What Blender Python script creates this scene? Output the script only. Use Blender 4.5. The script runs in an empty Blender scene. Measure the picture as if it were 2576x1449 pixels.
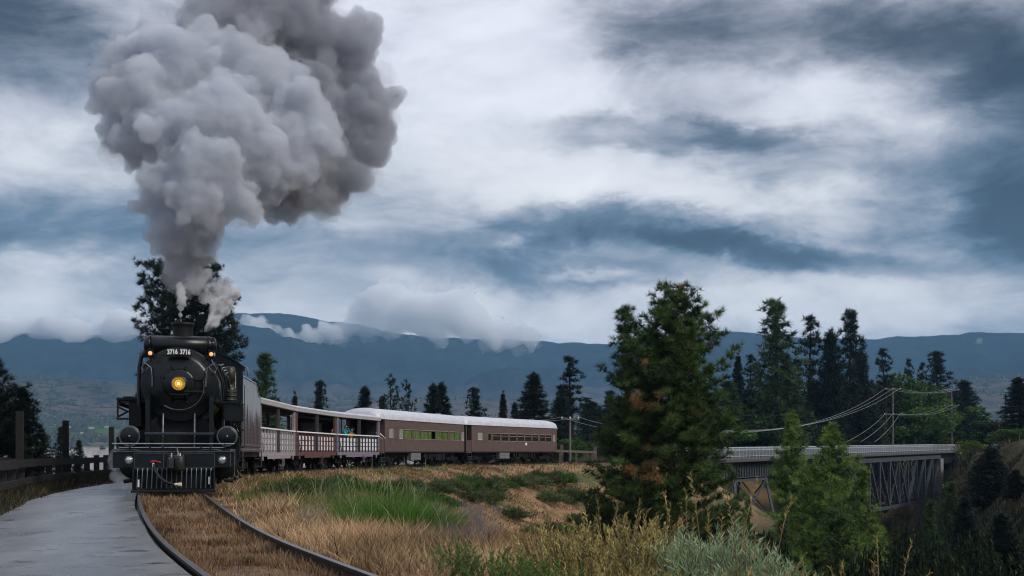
import bpy, bmesh, math, random, os
import numpy as np
from mathutils import Vector, Matrix, noise as mnoise
random.seed(7); rng = np.random.default_rng(7)
PI = math.pi
SC = bpy.context.scene
COL = SC.collection
DEV = os.environ.get('DEVSKIP', '')

# ---------------------------------------------------------------- camera, sky, sun, exposure
cam = bpy.data.cameras.new('camera'); cam_o = bpy.data.objects.new('camera', cam); COL.objects.link(cam_o)
cam_o.location = (0, 0, 1.2); cam_o.rotation_euler = (math.radians(90), 0, 0)
cam.sensor_width = 36; cam.lens = 36 * 3000 / 2576
cam.shift_y = (1136 - 724.5) / 2576
cam.clip_start = 0.1; cam.clip_end = 40000
SC.camera = cam_o
FPX = 3000.0
SC.view_settings.view_transform = 'Standard'; SC.view_settings.look = 'None'
SC.view_settings.exposure = 0.6; SC.view_settings.gamma = 1.0; SC.view_settings.use_curve_mapping = False

SC.render.engine = 'CYCLES'; SC.cycles.use_adaptive_sampling = False; SC.cycles.filter_width = 1.1; SC.cycles.volume_bounces = 12; SC.cycles.max_bounces = 14; SC.cycles.diffuse_bounces = 4; SC.cycles.glossy_bounces = 4; SC.cycles.sample_clamp_indirect = 4.0

SUN_EL, SUN_AZ = math.radians(38), math.radians(118)      # azimuth from +Y towards +X: the light comes from the right, a little behind
sun = bpy.data.lights.new('sun', 'SUN'); sun.energy = 1.5; sun.angle = math.radians(11); sun.color = (1, .95, .88)
sun_o = bpy.data.objects.new('sun', sun); COL.objects.link(sun_o)
sd = Vector((math.sin(SUN_AZ) * math.cos(SUN_EL), math.cos(SUN_AZ) * math.cos(SUN_EL), math.sin(SUN_EL)))
sun_o.rotation_euler = sd.to_track_quat('Z', 'Y').to_euler(); sun_o.location = sd * 60

class NT:
    """small node-tree writer"""
    def __init__(s, tree): s.t = tree; s.n = tree.nodes; s.l = tree.links
    def node(s, typ, **kw):
        n = s.n.new(typ)
        for k, v in kw.items(): setattr(n, k, v)
        return n
    def put(s, sock, v):
        if hasattr(v, 'is_linked') or isinstance(v, bpy.types.NodeSocket): s.l.new(v, sock)
        elif v is not None: sock.default_value = v
    def math(s, op, a, b=None, c=None, clamp=False):
        n = s.node('ShaderNodeMath', operation=op); n.use_clamp = clamp
        for i, v in enumerate((a, b, c)):
            if v is not None: s.put(n.inputs[i], v)
        return n.outputs[0]
    def vmath(s, op, a, b=None):
        n = s.node('ShaderNodeVectorMath', operation=op); s.put(n.inputs[0], a)
        if b is not None:
            if op == 'SCALE': s.put(n.inputs['Scale'], b)
            else: s.put(n.inputs[1], b)
        return n.outputs['Value'] if op in ('LENGTH', 'DOT_PRODUCT') else n.outputs[0]
    def noise(s, vec, scale, detail=4, rough=.55, dist=0, color=False):
        n = s.node('ShaderNodeTexNoise'); s.put(n.inputs['Vector'], vec); s.put(n.inputs['Scale'], scale)
        n.inputs['Detail'].default_value = detail; n.inputs['Roughness'].default_value = rough; n.inputs['Distortion'].default_value = dist
        return n.outputs['Color' if color else 'Fac']
    def ramp(s, fac, stops, interp='LINEAR'):
        n = s.node('ShaderNodeValToRGB'); n.color_ramp.interpolation = interp
        e = n.color_ramp.elements
        while len(e) < len(stops): e.new(.5)
        for el, (p, c) in zip(e, stops):
            el.position = p; el.color = (c[0], c[1], c[2], 1) if hasattr(c, '__len__') else (c, c, c, 1)
        s.put(n.inputs[0], fac); return n.outputs[0]
    def mix(s, fac, a, b, mode='MIX'):
        n = s.node('ShaderNodeMix', data_type='RGBA', blend_type=mode)
        s.put(n.inputs[0], fac)
        for k, v in ((6, a), (7, b)):
            if isinstance(v, (tuple, list)): v = (*v[:3], 1)
            s.put(n.inputs[k], v)
        return n.outputs[2]
    def maprange(s, v, a, b, c=0, d=1):
        n = s.node('ShaderNodeMapRange', interpolation_type='SMOOTHSTEP'); s.put(n.inputs[0], v)
        for i, q in enumerate((a, b, c, d)): n.inputs[i + 1].default_value = q
        return n.outputs[0]
    def mapping(s, vec, scale=(1, 1, 1), loc=(0, 0, 0)):
        n = s.node('ShaderNodeMapping'); s.put(n.inputs[0], vec); n.inputs['Scale'].default_value = scale; n.inputs['Location'].default_value = loc
        return n.outputs[0]

world = bpy.data.worlds.new('World'); SC.world = world; world.use_nodes = True
def build_world():
    t = NT(world.node_tree); t.n.clear()
    tc = t.node('ShaderNodeTexCoord').outputs['Generated']
    sep = t.node('ShaderNodeSeparateXYZ'); t.l.new(tc, sep.inputs[0]); dx, dy, dz = sep.outputs
    az = t.math('ARCTAN2', dx, dy)
    el = t.math('ARCSINE', t.math('MULTIPLY', dz, .99999))
    # clouds: noise over the direction, flattened so that the layers lie along the horizon
    v = t.mapping(tc, (1, 1, 2.3))
    warp = t.noise(v, 2.6, 3, .6, color=True)
    wv = t.vmath('ADD', v, t.vmath('SCALE', t.vmath('SUBTRACT', warp, (.5, .5, .5)), .22))
    n1 = t.noise(wv, 4.6, 10, .60)
    n2 = t.noise(t.mapping(wv, (1, 1, 1.4), (3.1, 0, 0)), 12, 9, .64)
    wl = t.noise(t.mapping(tc, (1, 1, 1.8)), 10, 8, .66, color=True)
    ws = t.node('ShaderNodeSeparateXYZ'); t.l.new(wl, ws.inputs[0])
    azw = t.math('MULTIPLY_ADD', t.math('SUBTRACT', ws.outputs[0], .5), .10, az)
    elw = t.math('MULTIPLY_ADD', t.math('SUBTRACT', ws.outputs[1], .5), .055, el)
    b = t.math('MULTIPLY_ADD', t.math('SUBTRACT', n1, .5), 1.28, .66)
    b = t.math('MULTIPLY_ADD', t.math('SUBTRACT', n2, .5), .72, b)
    # cloud banks and two added vignette corners: azimuth and elevation of centre, half widths, tilt, brightness (angles in hundredths of a radian)
    for (cx, cy, rx, ry, rot, amp) in CLOUDS_VIGNETTE:
        wide = rx > 200; a0 = math.atan((cx - 1288) / FPX); e0 = math.atan((1136 - cy) / math.hypot(FPX, cx - 1288)); rx /= FPX; ry /= FPX
        c, s_ = math.cos(math.radians(rot)), math.sin(math.radians(rot))
        u = t.math('SUBTRACT', azw, a0); w = t.math('SUBTRACT', elw, e0)
        uu = t.math('ADD', t.math('MULTIPLY', u, c / rx), t.math('MULTIPLY', w, s_ / rx))
        ww = t.math('SUBTRACT', t.math('MULTIPLY', w, c / ry), t.math('MULTIPLY', u, s_ / ry))
        r2 = t.math('MULTIPLY_ADD', uu, uu, t.math('MULTIPLY', ww, ww))
        g = t.math('POWER', 2.718, t.math('MULTIPLY', t.math('MULTIPLY', r2, r2), -.6)) if amp < 0 and wide else t.math('POWER', 2.718, t.math('MULTIPLY', r2, -1.0))
        b = t.math('MULTIPLY_ADD', g, amp, b)
    cloud = t.ramp(t.math('MULTIPLY', b, .76), [(0, (.006, .011, .017)), (.13, (.022, .042, .062)), (.26, (.085, .125, .172)), (.40, (.220, .248, .298)), (.53, (.385, .40, .435)), (.68, (.56, .565, .585)), (.80, (.64, .64, .65)), (1, (.72, .715, .71))])
    # higher up the greys are neutral, low down they are blue with distance
    lum = t.vmath('DOT_PRODUCT', cloud, (.3, .5, .2)); grey = t.node('ShaderNodeCombineXYZ')
    for i_, k_ in enumerate((.97, .98, 1.10)): t.put(grey.inputs[i_], t.math('MULTIPLY', lum, k_))
    cloud = t.mix(t.maprange(el, .17, .34, 0, .75), cloud, grey.outputs[0])
    # an overcast sky grows brighter towards the zenith
    zen = t.math('MULTIPLY_ADD', t.maprange(el, .36, 1.2), .45, 1.0)
    cloud = t.vmath('SCALE', cloud, t.math('MULTIPLY', zen, 10.0 * SKYGAIN))
    sky = t.node('ShaderNodeTexSky', sky_type='NISHITA'); sky.sun_disc = False; sky.sun_elevation = SUN_EL; sky.sun_rotation = SUN_AZ
    col = t.mix(.93, sky.outputs[0], cloud)
    bg = t.node('ShaderNodeBackground'); t.l.new(col, bg.inputs[0]); bg.inputs[1].default_value = .1
    out = t.node('ShaderNodeOutputWorld'); t.l.new(bg.outputs[0], out.inputs[0])
SKYGAIN = 1.0
CLOUDS_VIGNETTE = [
 (60, 110, 260, 95, -8, -.26), (330, 60, 140, 60, 0, .12), (80, 330, 200, 70, 0, .10), (90, 560, 330, 70, 0, -.34),
 (60, 680, 160, 40, 10, .22), (180, 800, 330, 60, 0, .02), (1230, 150, 330, 230, 0, .27), (1000, 30, 200, 120, 0, .16),
 (1900, 85, 340, 75, -6, -.36), (2380, 130, 240, 110, -20, -.34), (2590, 555, 190, 110, -6, -.78), (2600, 300, 150, 170, 12, -.34),
 (1620, 345, 330, 40, -4, -.36), (2030, 395, 380, 58, -4, -.24), (1480, 255, 300, 55, 8, .16), (2020, 255, 260, 45, 8, .16), (1360, 460, 240, 70, 0, .22),
 (1820, 500, 330, 40, -5, .18), (1560, 575, 300, 62, -6, -.55), (1960, 632, 330, 34, -9, -.40), (1290, 640, 180, 48, 10, -.26), (1480, 690, 330, 40, 0, -.26),
 (2080, 725, 500, 38, 0, .12), (2350, 640, 200, 40, 0, .12), (1000, 620, 330, 42, 0, -.16), (1010, 770, 160, 70, 20, .20), (750, 620, 150, 40, 0, .10), (1480, 690, 100, 13, -8, .30), (1900, 775, 800, 55, 0, .24), (150, 770, 330, 55, 0, .22), (1050, 800, 260, 60, 0, .2), (1460, 482, 62, 24, 10, .30), (1300, 600, 52, 26, 15, .36), (2560, 40, 200, 120, 0, -.22), (-40, 60, 170, 160, 0, -.16), (820, 560, 160, 60, 0, .12), (1100, 420, 260, 90, 0, .12)]  # the dark blobs in both top corners imitate lens vignetting
build_world()

# ---------------------------------------------------------------- helpers
def link(o): COL.objects.link(o); return o
def tag(o, label=None, cat=None, group=None, kind=None):
    for k, v in (('label', label), ('category', cat), ('group', group), ('kind', kind)):
        if v: o[k] = v
    return o
def empty(name, loc, rz=0, label=None, cat=None, group=None):
    o = link(bpy.data.objects.new(name, None)); o.location = loc; o.rotation_euler = (0, 0, rz); o.empty_display_size = .3
    return tag(o, label, cat, group)
def add(name, me, parent=None, label=None):
    o = link(bpy.data.objects.new(name, me))
    if parent is not None: o.parent = parent
    if label: o['label'] = label
    return o

class MB:
    """collects simple solids, then links them as one mesh object"""
    def __init__(s): s.v = []; s.f = []; s.sm = []
    def raw(s, vs, fs, smooth=False):
        k = len(s.v); s.v += [tuple(p) for p in vs]; s.f += [tuple(i + k for i in f) for f in fs]; s.sm += [smooth] * len(fs); return s
    def box(s, x0, x1, y0, y1, z0, z1):
        return s.raw([(x0,y0,z0),(x1,y0,z0),(x1,y1,z0),(x0,y1,z0),(x0,y0,z1),(x1,y0,z1),(x1,y1,z1),(x0,y1,z1)],
                     [(3,2,1,0),(4,5,6,7),(0,1,5,4),(1,2,6,5),(2,3,7,6),(3,0,4,7)])
    def bbox(s, x0, x1, y0, y1, z0, z1, b=.01):
        """box with chamfered edges"""
        vs = []; c = [(x0,x1),(y0,y1),(z0,z1)]
        bm = bmesh.new(); bmesh.ops.create_cube(bm, size=1)
        for v in bm.verts: v.co = Vector([(c[i][0]+c[i][1])/2 + v.co[i]*(c[i][1]-c[i][0]) for i in range(3)])
        bmesh.ops.bevel(bm, geom=bm.edges[:], offset=b, segments=1, affect='EDGES')
        bm.verts.index_update(); s.raw([v.co[:] for v in bm.verts], [[v.index for v in f.verts] for f in bm.faces]); bm.free(); return s
    def tube(s, pts, r, n=8, caps=True, smooth=True):
        pts = [Vector(p) for p in pts]; m = len(pts)
        rs = r if hasattr(r, '__len__') else [r] * m
        vs = []; up = None
        for i, p in enumerate(pts):
            d = (pts[min(i+1,m-1)] - pts[max(i-1,0)]).normalized()
            if up is None: up = Vector((0,0,1)) if abs(d.z) < .9 else Vector((1,0,0))
            a = d.cross(up).normalized(); b = a.cross(d).normalized(); up = b
            for k in range(n):
                t = 2*PI*k/n; vs.append(p + (a*math.cos(t) + b*math.sin(t))*rs[i])
        fs = [(i*n+k, i*n+(k+1)%n, (i+1)*n+(k+1)%n, (i+1)*n+k) for i in range(m-1) for k in range(n)]
        s.raw(vs, fs, smooth)
        if caps: s.raw(vs[:n], [tuple(range(n))[::-1]]); s.raw(vs[-n:], [tuple(range(n))])
        return s
    def bar(s, a, b, w, h):
        """square bar from a to b"""
        a, b = Vector(a), Vector(b); d = (b-a).normalized(); up = Vector((0,0,1)) if abs(d.z) < .95 else Vector((0,1,0))
        x = d.cross(up).normalized()*w/2; y = x.cross(d).normalized()*h/2
        vs = [p+q for p in (a,b) for q in (-x-y, x-y, x+y, -x+y)]
        return s.raw(vs, [(3,2,1,0),(4,5,6,7),(0,1,5,4),(1,2,6,5),(2,3,7,6),(3,0,4,7)])
    def lathe(s, prof, c, axis='y', n=32, smooth=True, open_=False):
        """prof: (radius, distance along axis)"""
        vs = []
        for r, h in prof:
            for k in range(n):
                t = 2*PI*k/n; a, b = r*math.cos(t), r*math.sin(t)
                vs.append({'y':(c[0]+a, c[1]+h, c[2]+b),'z':(c[0]+a, c[1]+b, c[2]+h),'x':(c[0]+h, c[1]+a, c[2]+b)}[axis])
        fs = [(i*n+k, i*n+(k+1)%n, (i+1)*n+(k+1)%n, (i+1)*n+k) for i in range(len(prof)-1) for k in range(n)]
        s.raw(vs, fs, smooth)
        if prof[0] != prof[-1] and not open_:
            if prof[0][0] > 1e-4: s.raw(vs[:n], [tuple(range(n))[::-1]])
            if prof[-1][0] > 1e-4: s.raw(vs[-n:], [tuple(range(n))])
        return s
    def prism(s, outline, axis, a, b):
        """outline polygon of 2-D points pushed along axis from a to b; axis y: points are (x,z); x: (y,z); z: (x,y)"""
        f = {'y': lambda p,h:(p[0],h,p[1]), 'x': lambda p,h:(h,p[0],p[1]), 'z': lambda p,h:(p[0],p[1],h)}[axis]
        n = len(outline); vs = [f(p,a) for p in outline] + [f(p,b) for p in outline]
        fs = [tuple(range(n)), tuple(range(n,2*n))[::-1]] + [(k, (k+1)%n, n+(k+1)%n, n+k) for k in range(n)]
        return s.raw(vs, fs)
    def mesh(s, name, mat, fix=True):
        me = bpy.data.meshes.new(name); me.from_pydata(s.v, [], s.f); me.materials.append(mat)
        me.polygons.foreach_set('use_smooth', s.sm)
        if fix:
            bm = bmesh.new(); bm.from_mesh(me); bmesh.ops.recalc_face_normals(bm, faces=bm.faces[:]); bm.to_mesh(me); bm.free()
        return me
    def build(s, name, mat, parent=None, label=None): return add(name, s.mesh(name, mat), parent, label)

def np_mesh(name, V, Fq, mat, tint=None, smooth=False):
    """mesh from numpy arrays; Fq (n,3) or (n,4)"""
    me = bpy.data.meshes.new(name); V = np.asarray(V, np.float32); Fq = np.asarray(Fq, np.int32); k = Fq.shape[1]
    me.vertices.add(len(V)); me.vertices.foreach_set('co', V.ravel())
    me.loops.add(Fq.size); me.loops.foreach_set('vertex_index', Fq.ravel())
    me.polygons.add(len(Fq)); me.polygons.foreach_set('loop_start', np.arange(0, Fq.size, k, dtype=np.int32))
    me.polygons.foreach_set('use_smooth', np.full(len(Fq), smooth)); me.update(calc_edges=True)
    if tint is not None:
        T = np.ones((len(V), 4), np.float32); T[:, :tint.shape[1]] = tint
        a = me.attributes.new('tint', 'FLOAT_COLOR', 'POINT'); a.data.foreach_set('color', T.ravel())
    me.materials.append(mat); return me

def material(name):
    m = bpy.data.materials.new(name); m.use_nodes = True; t = NT(m.node_tree); t.n.clear()
    out = t.node('ShaderNodeOutputMaterial'); return m, t, out
def mat(name, col, rough=.6, metal=0, var=.25, vscale=6, bump=.0, bscale=40, spec=.5, col2=None, streak=None, emit=None, coat=0):
    m, t, out = material(name); p = t.node('ShaderNodeBsdfPrincipled')
    tc = t.node('ShaderNodeTexCoord').outputs['Object']
    nz = t.noise(tc if streak is None else t.mapping(tc, streak), vscale, 5, .6)
    c2 = col2 or tuple(max(0, c*(1-var*1.4)) for c in col); c1 = tuple(c*(1+var) for c in col) if col2 is None else col
    c = t.ramp(nz, [(.3, c2), (.7, c1)]); t.l.new(c, p.inputs['Base Color'])
    p.inputs['Metallic'].default_value = metal; p.inputs['Specular IOR Level'].default_value = spec
    t.l.new(t.math('MULTIPLY_ADD', t.math('SUBTRACT', nz, .5), .35*rough, rough), p.inputs['Roughness'])
    if coat: p.inputs['Coat Weight'].default_value = coat; p.inputs['Coat Roughness'].default_value = .12
    if bump:
        b = t.node('ShaderNodeBump'); b.inputs['Strength'].default_value = bump; b.inputs['Distance'].default_value = .02
        t.l.new(t.noise(tc, bscale, 4, .6), b.inputs['Height']); t.l.new(b.outputs[0], p.inputs['Normal'])
    if emit: p.inputs['Emission Color'].default_value = (*emit[:3], 1); p.inputs['Emission Strength'].default_value = emit[3]
    t.l.new(p.outputs[0], out.inputs[0]); return m
def leaf_mat(name, dark, light, brown=None, trans=.3, rough=.6):
    """foliage: colour from each sprig's own tint; brown dead sprigs where the green channel is high"""
    m, t, out = material(name)
    at = t.node('ShaderNodeAttribute', attribute_name='tint'); s = t.node('ShaderNodeSeparateColor'); t.l.new(at.outputs['Color'], s.inputs[0])
    c = t.mix(s.outputs[0], dark, light)
    if brown: c = t.mix(s.outputs[1], c, brown)
    d = t.node('ShaderNodeBsdfPrincipled'); t.l.new(c, d.inputs['Base Color']); d.inputs['Roughness'].default_value = rough; d.inputs['Specular IOR Level'].default_value = .3
    tr = t.node('ShaderNodeBsdfTranslucent'); t.l.new(c, tr.inputs[0])
    mx = t.node('ShaderNodeMixShader'); mx.inputs[0].default_value = trans
    t.l.new(d.outputs[0], mx.inputs[1]); t.l.new(tr.outputs[0], mx.inputs[2]); t.l.new(mx.outputs[0], out.inputs[0]); return m

# ---------------------------------------------------------------- the railway line: a plan curve by length s and offset d (d > 0 is the inside of the curve)
def build_track():
    ds = .25; x, y, ph = -8.39, 29.4, math.radians(-16.6); L = []
    s = 0
    while s < 420:
        L.append((s, x, y, ph)); k = 1/112 if s < 95 else 0
        ph += k*ds; x += math.sin(ph)*ds; y += math.cos(ph)*ds; s += ds
    x, y, ph = -8.39, 29.4, math.radians(-16.6); s = 0; B = []
    while s > -48:
        ph -= ds/205; x -= math.sin(ph)*ds; y -= math.cos(ph)*ds; s -= ds; B.append((s, x, y, ph))
    return np.array(B[::-1] + L)
TR = build_track(); S0 = TR[0, 0]
def sstep(a, b, v): t = np.clip((np.asarray(v, float)-a)/(b-a), 0, 1); return t*t*(3-2*t)
def zrail(s): return .17*sstep(-15, -2, s) + np.maximum(0, np.asarray(s, float)-110)*.0085
def at(s, d=0, z=0):
    """point at length s, offset d, height z above the rail"""
    i = (s-S0)/.25; k = int(max(0, min(len(TR)-2, math.floor(i)))); t = i-k; a, b = TR[k], TR[k+1]
    x, y, ph = [a[j]+(b[j]-a[j])*t for j in (1,2,3)]
    return Vector((x+d*math.cos(ph), y-d*math.sin(ph), float(zrail(s))+z))
def nearest(x, y):
    x = np.asarray(x, float).ravel(); y = np.asarray(y, float).ravel(); T = TR[::2]; s = np.empty(len(x)); d = np.empty(len(x))
    for a in range(0, len(x), 20000):
        X, Y = x[a:a+20000], y[a:a+20000]
        D2 = (X[:,None]-T[None,:,1])**2 + (Y[:,None]-T[None,:,2])**2; i = D2.argmin(1); q = T[i]
        ex, ey = X-q[:,1], Y-q[:,2]; s[a:a+20000] = q[:,0] + ex*np.sin(q[:,3]) + ey*np.cos(q[:,3]); d[a:a+20000] = ex*np.cos(q[:,3]) - ey*np.sin(q[:,3])
    return s, d
def vnoise(x, y, sc, seed=0):
    """smooth value noise, numpy"""
    x = np.asarray(x)/sc + seed*17.3; y = np.asarray(y)/sc + seed*9.1; xi, yi = np.floor(x), np.floor(y); fx, fy = x-xi, y-yi
    fx = fx*fx*(3-2*fx); fy = fy*fy*(3-2*fy)
    h = lambda a, b: np.modf(np.abs(np.sin(a*127.1+b*311.7)*43758.5453))[0]
    return (h(xi,yi)*(1-fx)+h(xi+1,yi)*fx)*(1-fy) + (h(xi,yi+1)*(1-fx)+h(xi+1,yi+1)*fx)*fy
def fbm(x, y, sc, seed=0, o=4): return sum(vnoise(x, y, sc/2**k, seed+k)*.5**k for k in range(o))/(2-.5**(o-1))
def ground(x, y, rough=True):
    x = np.asarray(x, float); shp = x.shape; x = x.ravel(); y = np.asarray(y, float).ravel(); s, d = nearest(x, y); zr = zrail(s) - .17
    n1 = fbm(x, y, 14, 3)-.5; n2 = fbm(x, y, 2.2, 5)-.5
    # inside of the curve: a shoulder, then the bank of the gully
    w = 4.9 - 1.0*sstep(-8, 25, s) - 1.1*sstep(60, 100, s)
    q = np.maximum(0, d-w); fl = -10 - 16*sstep(20, 130, y) + n1*3
    zi = zr - .12*sstep(1.6, 4, d)-.035*np.maximum(0, d-2) - .52*np.maximum(0, q-1.2*(1-np.exp(-q/1.2))) + n1*1.6*sstep(1, 9, q)
    zi = np.maximum(zi, fl)
    # outside: trail, fence line, then the drop to the valley
    o = np.maximum(0, -d-4.6); zo = zr + .10*sstep(-.95, -1.25, d) - .06*sstep(3.5, 4.2, -d) - .22*o*sstep(0, 4, o) + n1*.8*sstep(0, 6, o)
    zo = np.maximum(zo, -9 - 50*sstep(120, 700, np.hypot(x, y)))
    pl = sstep(95, 135, s)*sstep(-.10, .03, x/np.maximum(1, y))*(1-sstep(0, 1, (np.hypot(x, y)-420)/300)); zo = zo*(1-pl) + pl*(zr + .035*np.minimum(o, 60) + n1*1.5)
    z = np.where(d > 0, zi, zo)
    # canyon under the bridge
    c = sstep(118, 150, s)*(1-sstep(258, 276, s))*sstep(-.10, .03, x/np.maximum(1, y)); cz = -26 + np.abs(d)*0 + np.maximum(0, -d-5)*1.7 + n1*4
    cz = np.minimum(cz, zr + 1 + .02*np.maximum(0, -d))
    z = np.where(d <= 0, z*(1-c)+cz*c, np.minimum(z, z*(1-c)+cz*c))
    u = x - .33*y + 8.5 - .03*np.maximum(0, 250-y); cap = .3 + .33*np.maximum(0, x-.385*y) - 6*(1-sstep(60, 190, y)) + n1*2
    wall = np.minimum(-26 + 1.3*np.maximum(0, u) + n1*4, cap)
    z = np.where((d > 6) | (s > 262), np.maximum(z, wall), z)
    z = np.where((s > 276) & (np.abs(d) < 14), np.maximum(zr-.1, z*0+zr-.1), z)
    if rough: z = z + n2*.16*sstep(3.0, 6, np.abs(d)) + (fbm(x, y, .7, 8)-.5)*.07*sstep(1.2, 1.8, d)
    far = sstep(420, 900, np.hypot(x, y)); z = z*(1-far) + -62*far
    return z.reshape(shp)
def gz(x, y): return float(ground(np.array([x]), np.array([y]))[0])
def px(X, Y, D): return Vector(((X-1288)/FPX*D, D, 1.2+(1136-Y)/FPX*D))   # survey: picture point (2576 wide) at depth D
# ---------------------------------------------------------------- ground, trail, rails, mountains
def ground_mat():
    m, t, out = material('dry_earth'); p = t.node('ShaderNodeBsdfPrincipled')
    geo = t.node('ShaderNodeNewGeometry'); pos = geo.outputs['Position']
    a = t.noise(pos, .25, 6, .6); b = t.noise(pos, 3.0, 6, .65); c3 = t.noise(pos, 22, 3, .6)
    straw = t.ramp(b, [(.25, (.12, .068, .036)), (.5, (.26, .155, .085)), (.75, (.41, .27, .16))])
    scrub = t.ramp(b, [(.3, (.035, .045, .016)), (.7, (.12, .12, .045))])
    at_ = t.node('ShaderNodeAttribute', attribute_name='tint'); sp = t.node('ShaderNodeSeparateColor'); t.l.new(at_.outputs['Color'], sp.inputs[0])
    c = t.mix(t.maprange(a, .47, .62), straw, scrub)
    c = t.mix(sp.outputs[0], c, t.ramp(c3, [(.3, (.022, .019, .017)), (.7, (.12, .10, .085))]))      # track bed gravel
    c = t.mix(sp.outputs[1], c, t.ramp(b, [(.3, (.012, .018, .006)), (.7, (.05, .05, .02))]))        # wood floor in the canyon, with tree shade darkened into the colour
    t.l.new(c, p.inputs['Base Color']); p.inputs['Roughness'].default_value = .95; p.inputs['Specular IOR Level'].default_value = .2
    bp = t.node('ShaderNodeBump'); bp.inputs['Strength'].default_value = .8; bp.inputs['Distance'].default_value = .06
    t.l.new(t.noise(pos, 9, 6, .7), bp.inputs['Height']); t.l.new(bp.outputs[0], p.inputs['Normal']); t.l.new(p.outputs[0], out.inputs[0]); return m
def polar(r0, r1, nr, azs):
    R = r0*(r1/r0)**(np.arange(nr)/(nr-1)); A, RR = np.meshgrid(azs, R); return RR*np.sin(A), RR*np.cos(A), A, RR
def grid_faces(nr, na, wrap=False):
    i, j = np.meshgrid(np.arange(nr-1), np.arange(na if wrap else na-1), indexing='ij'); j2 = (j+1) % na
    return np.stack([i*na+j, (i+1)*na+j, (i+1)*na+j2, i*na+j2], -1).reshape(-1, 4)
def build_ground():
    azs = np.concatenate([np.linspace(-PI, -.6, 40)[:-1], np.linspace(-.6, .6, 480), np.linspace(.6, PI, 40)[1:-1]])
    x, y, A, R = polar(1.2, 9000, 330, azs); z = ground(x, y)
    s, d = nearest(x, y); T = np.zeros((len(s), 3), np.float32)
    T[:, 0] = (1-sstep(1.5, 2.3, np.abs(d)))*(.55+.45*(s > 10)) + .9*((d < -.5) & (d > -4))
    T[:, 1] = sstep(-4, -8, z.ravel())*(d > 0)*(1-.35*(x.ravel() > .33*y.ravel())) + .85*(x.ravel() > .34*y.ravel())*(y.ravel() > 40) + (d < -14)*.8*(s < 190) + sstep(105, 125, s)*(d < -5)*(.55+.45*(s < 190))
    T = np.clip(T, 0, 1)
    V = np.stack([x, y, z], -1).reshape(-1, 3); F4 = grid_faces(330, len(azs), True)
    k = len(V); V = np.vstack([V, [[0, 0, float(gz(0, 0))]]]); T = np.vstack([T, [[0, 0, 0]]])
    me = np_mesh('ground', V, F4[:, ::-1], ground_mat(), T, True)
    o = add('ground', me); tag(o, 'dry brown grassy ground falling away into a gully', kind='structure')
build_ground()

def strip(name, d0, d1, s0, s1, z, m, step=.5, cols=2, parent=None, th=0, kind='structure', wav=None):
    ss = np.arange(s0, s1+1e-6, step); V = []; F = []
    for i, s in enumerate(ss):
        for j in range(cols):
            t = j/(cols-1); e0 = d0+(wav(s, 0) if wav else 0); e1 = d1+(wav(s, 1) if wav else 0); V.append(at(s, e0+(e1-e0)*t, z)[:])
    F = [(i*cols+j, i*cols+j+1, (i+1)*cols+j+1, (i+1)*cols+j) for i in range(len(ss)-1) for j in range(cols-1)]
    me = np_mesh(name, V, F, m, None, True); o = add(name, me, parent)
    if kind: o['kind'] = kind
    return o
def path_mat():
    m, t, out = material('wet_asphalt'); p = t.node('ShaderNodeBsdfPrincipled'); pos = t.node('ShaderNodeNewGeometry').outputs['Position']
    big = t.noise(t.mapping(pos, (1.6, .5, 1)), .9, 6, .6); fine = t.noise(pos, 60, 3, .6); patch = t.noise(t.mapping(pos, (1, 1.5, 1), (3, 1, 0)), 1.3, 6, .62)
    c = t.ramp(fine, [(.3, (.065, .066, .072)), (.7, (.165, .166, .172))]); c = t.mix(t.maprange(big, .38, .66, .0, .7), c, (.22, .22, .226)); cr = t.noise(t.mapping(pos, (1, 1, 1), (9, 2, 0)), .55, 7, .62); c = t.mix(t.math('MULTIPLY', t.math('LESS_THAN', t.math('ABSOLUTE', t.math('SUBTRACT', cr, .5)), .0035), .55), c, (.03, .03, .032))
    wet = t.maprange(patch, .55, .68); c = t.mix(t.math('MULTIPLY', wet, .6), c, (.02, .021, .024)); t.l.new(c, p.inputs['Base Color'])
    t.l.new(t.math('MULTIPLY_ADD', wet, -.2, .31), p.inputs['Roughness']); p.inputs['Specular IOR Level'].default_value = .5
    bp = t.node('ShaderNodeBump'); bp.inputs['Strength'].default_value = .25; bp.inputs['Distance'].default_value = .01
    t.l.new(fine, bp.inputs['Height']); t.l.new(bp.outputs[0], p.inputs['Normal']); t.l.new(p.outputs[0], out.inputs[0]); return m
PE = lambda s: float(np.interp(s, [-46, -20, -8, 4.5, 12, 30], [-4.0, -3.55, -3.18, -2.78, -2.45, -2.25]))
o = strip('path', 0, -.84, -46, 60, -.045, path_mat(), .4, 10, wav=lambda s, e: float(fbm(np.array(s), np.array(e*5.), 3.0, 2)-.5)*(.06 if e else .30)+(0 if e else PE(s)))
tag(o, 'wet grey paved trail running beside the rails')

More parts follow.
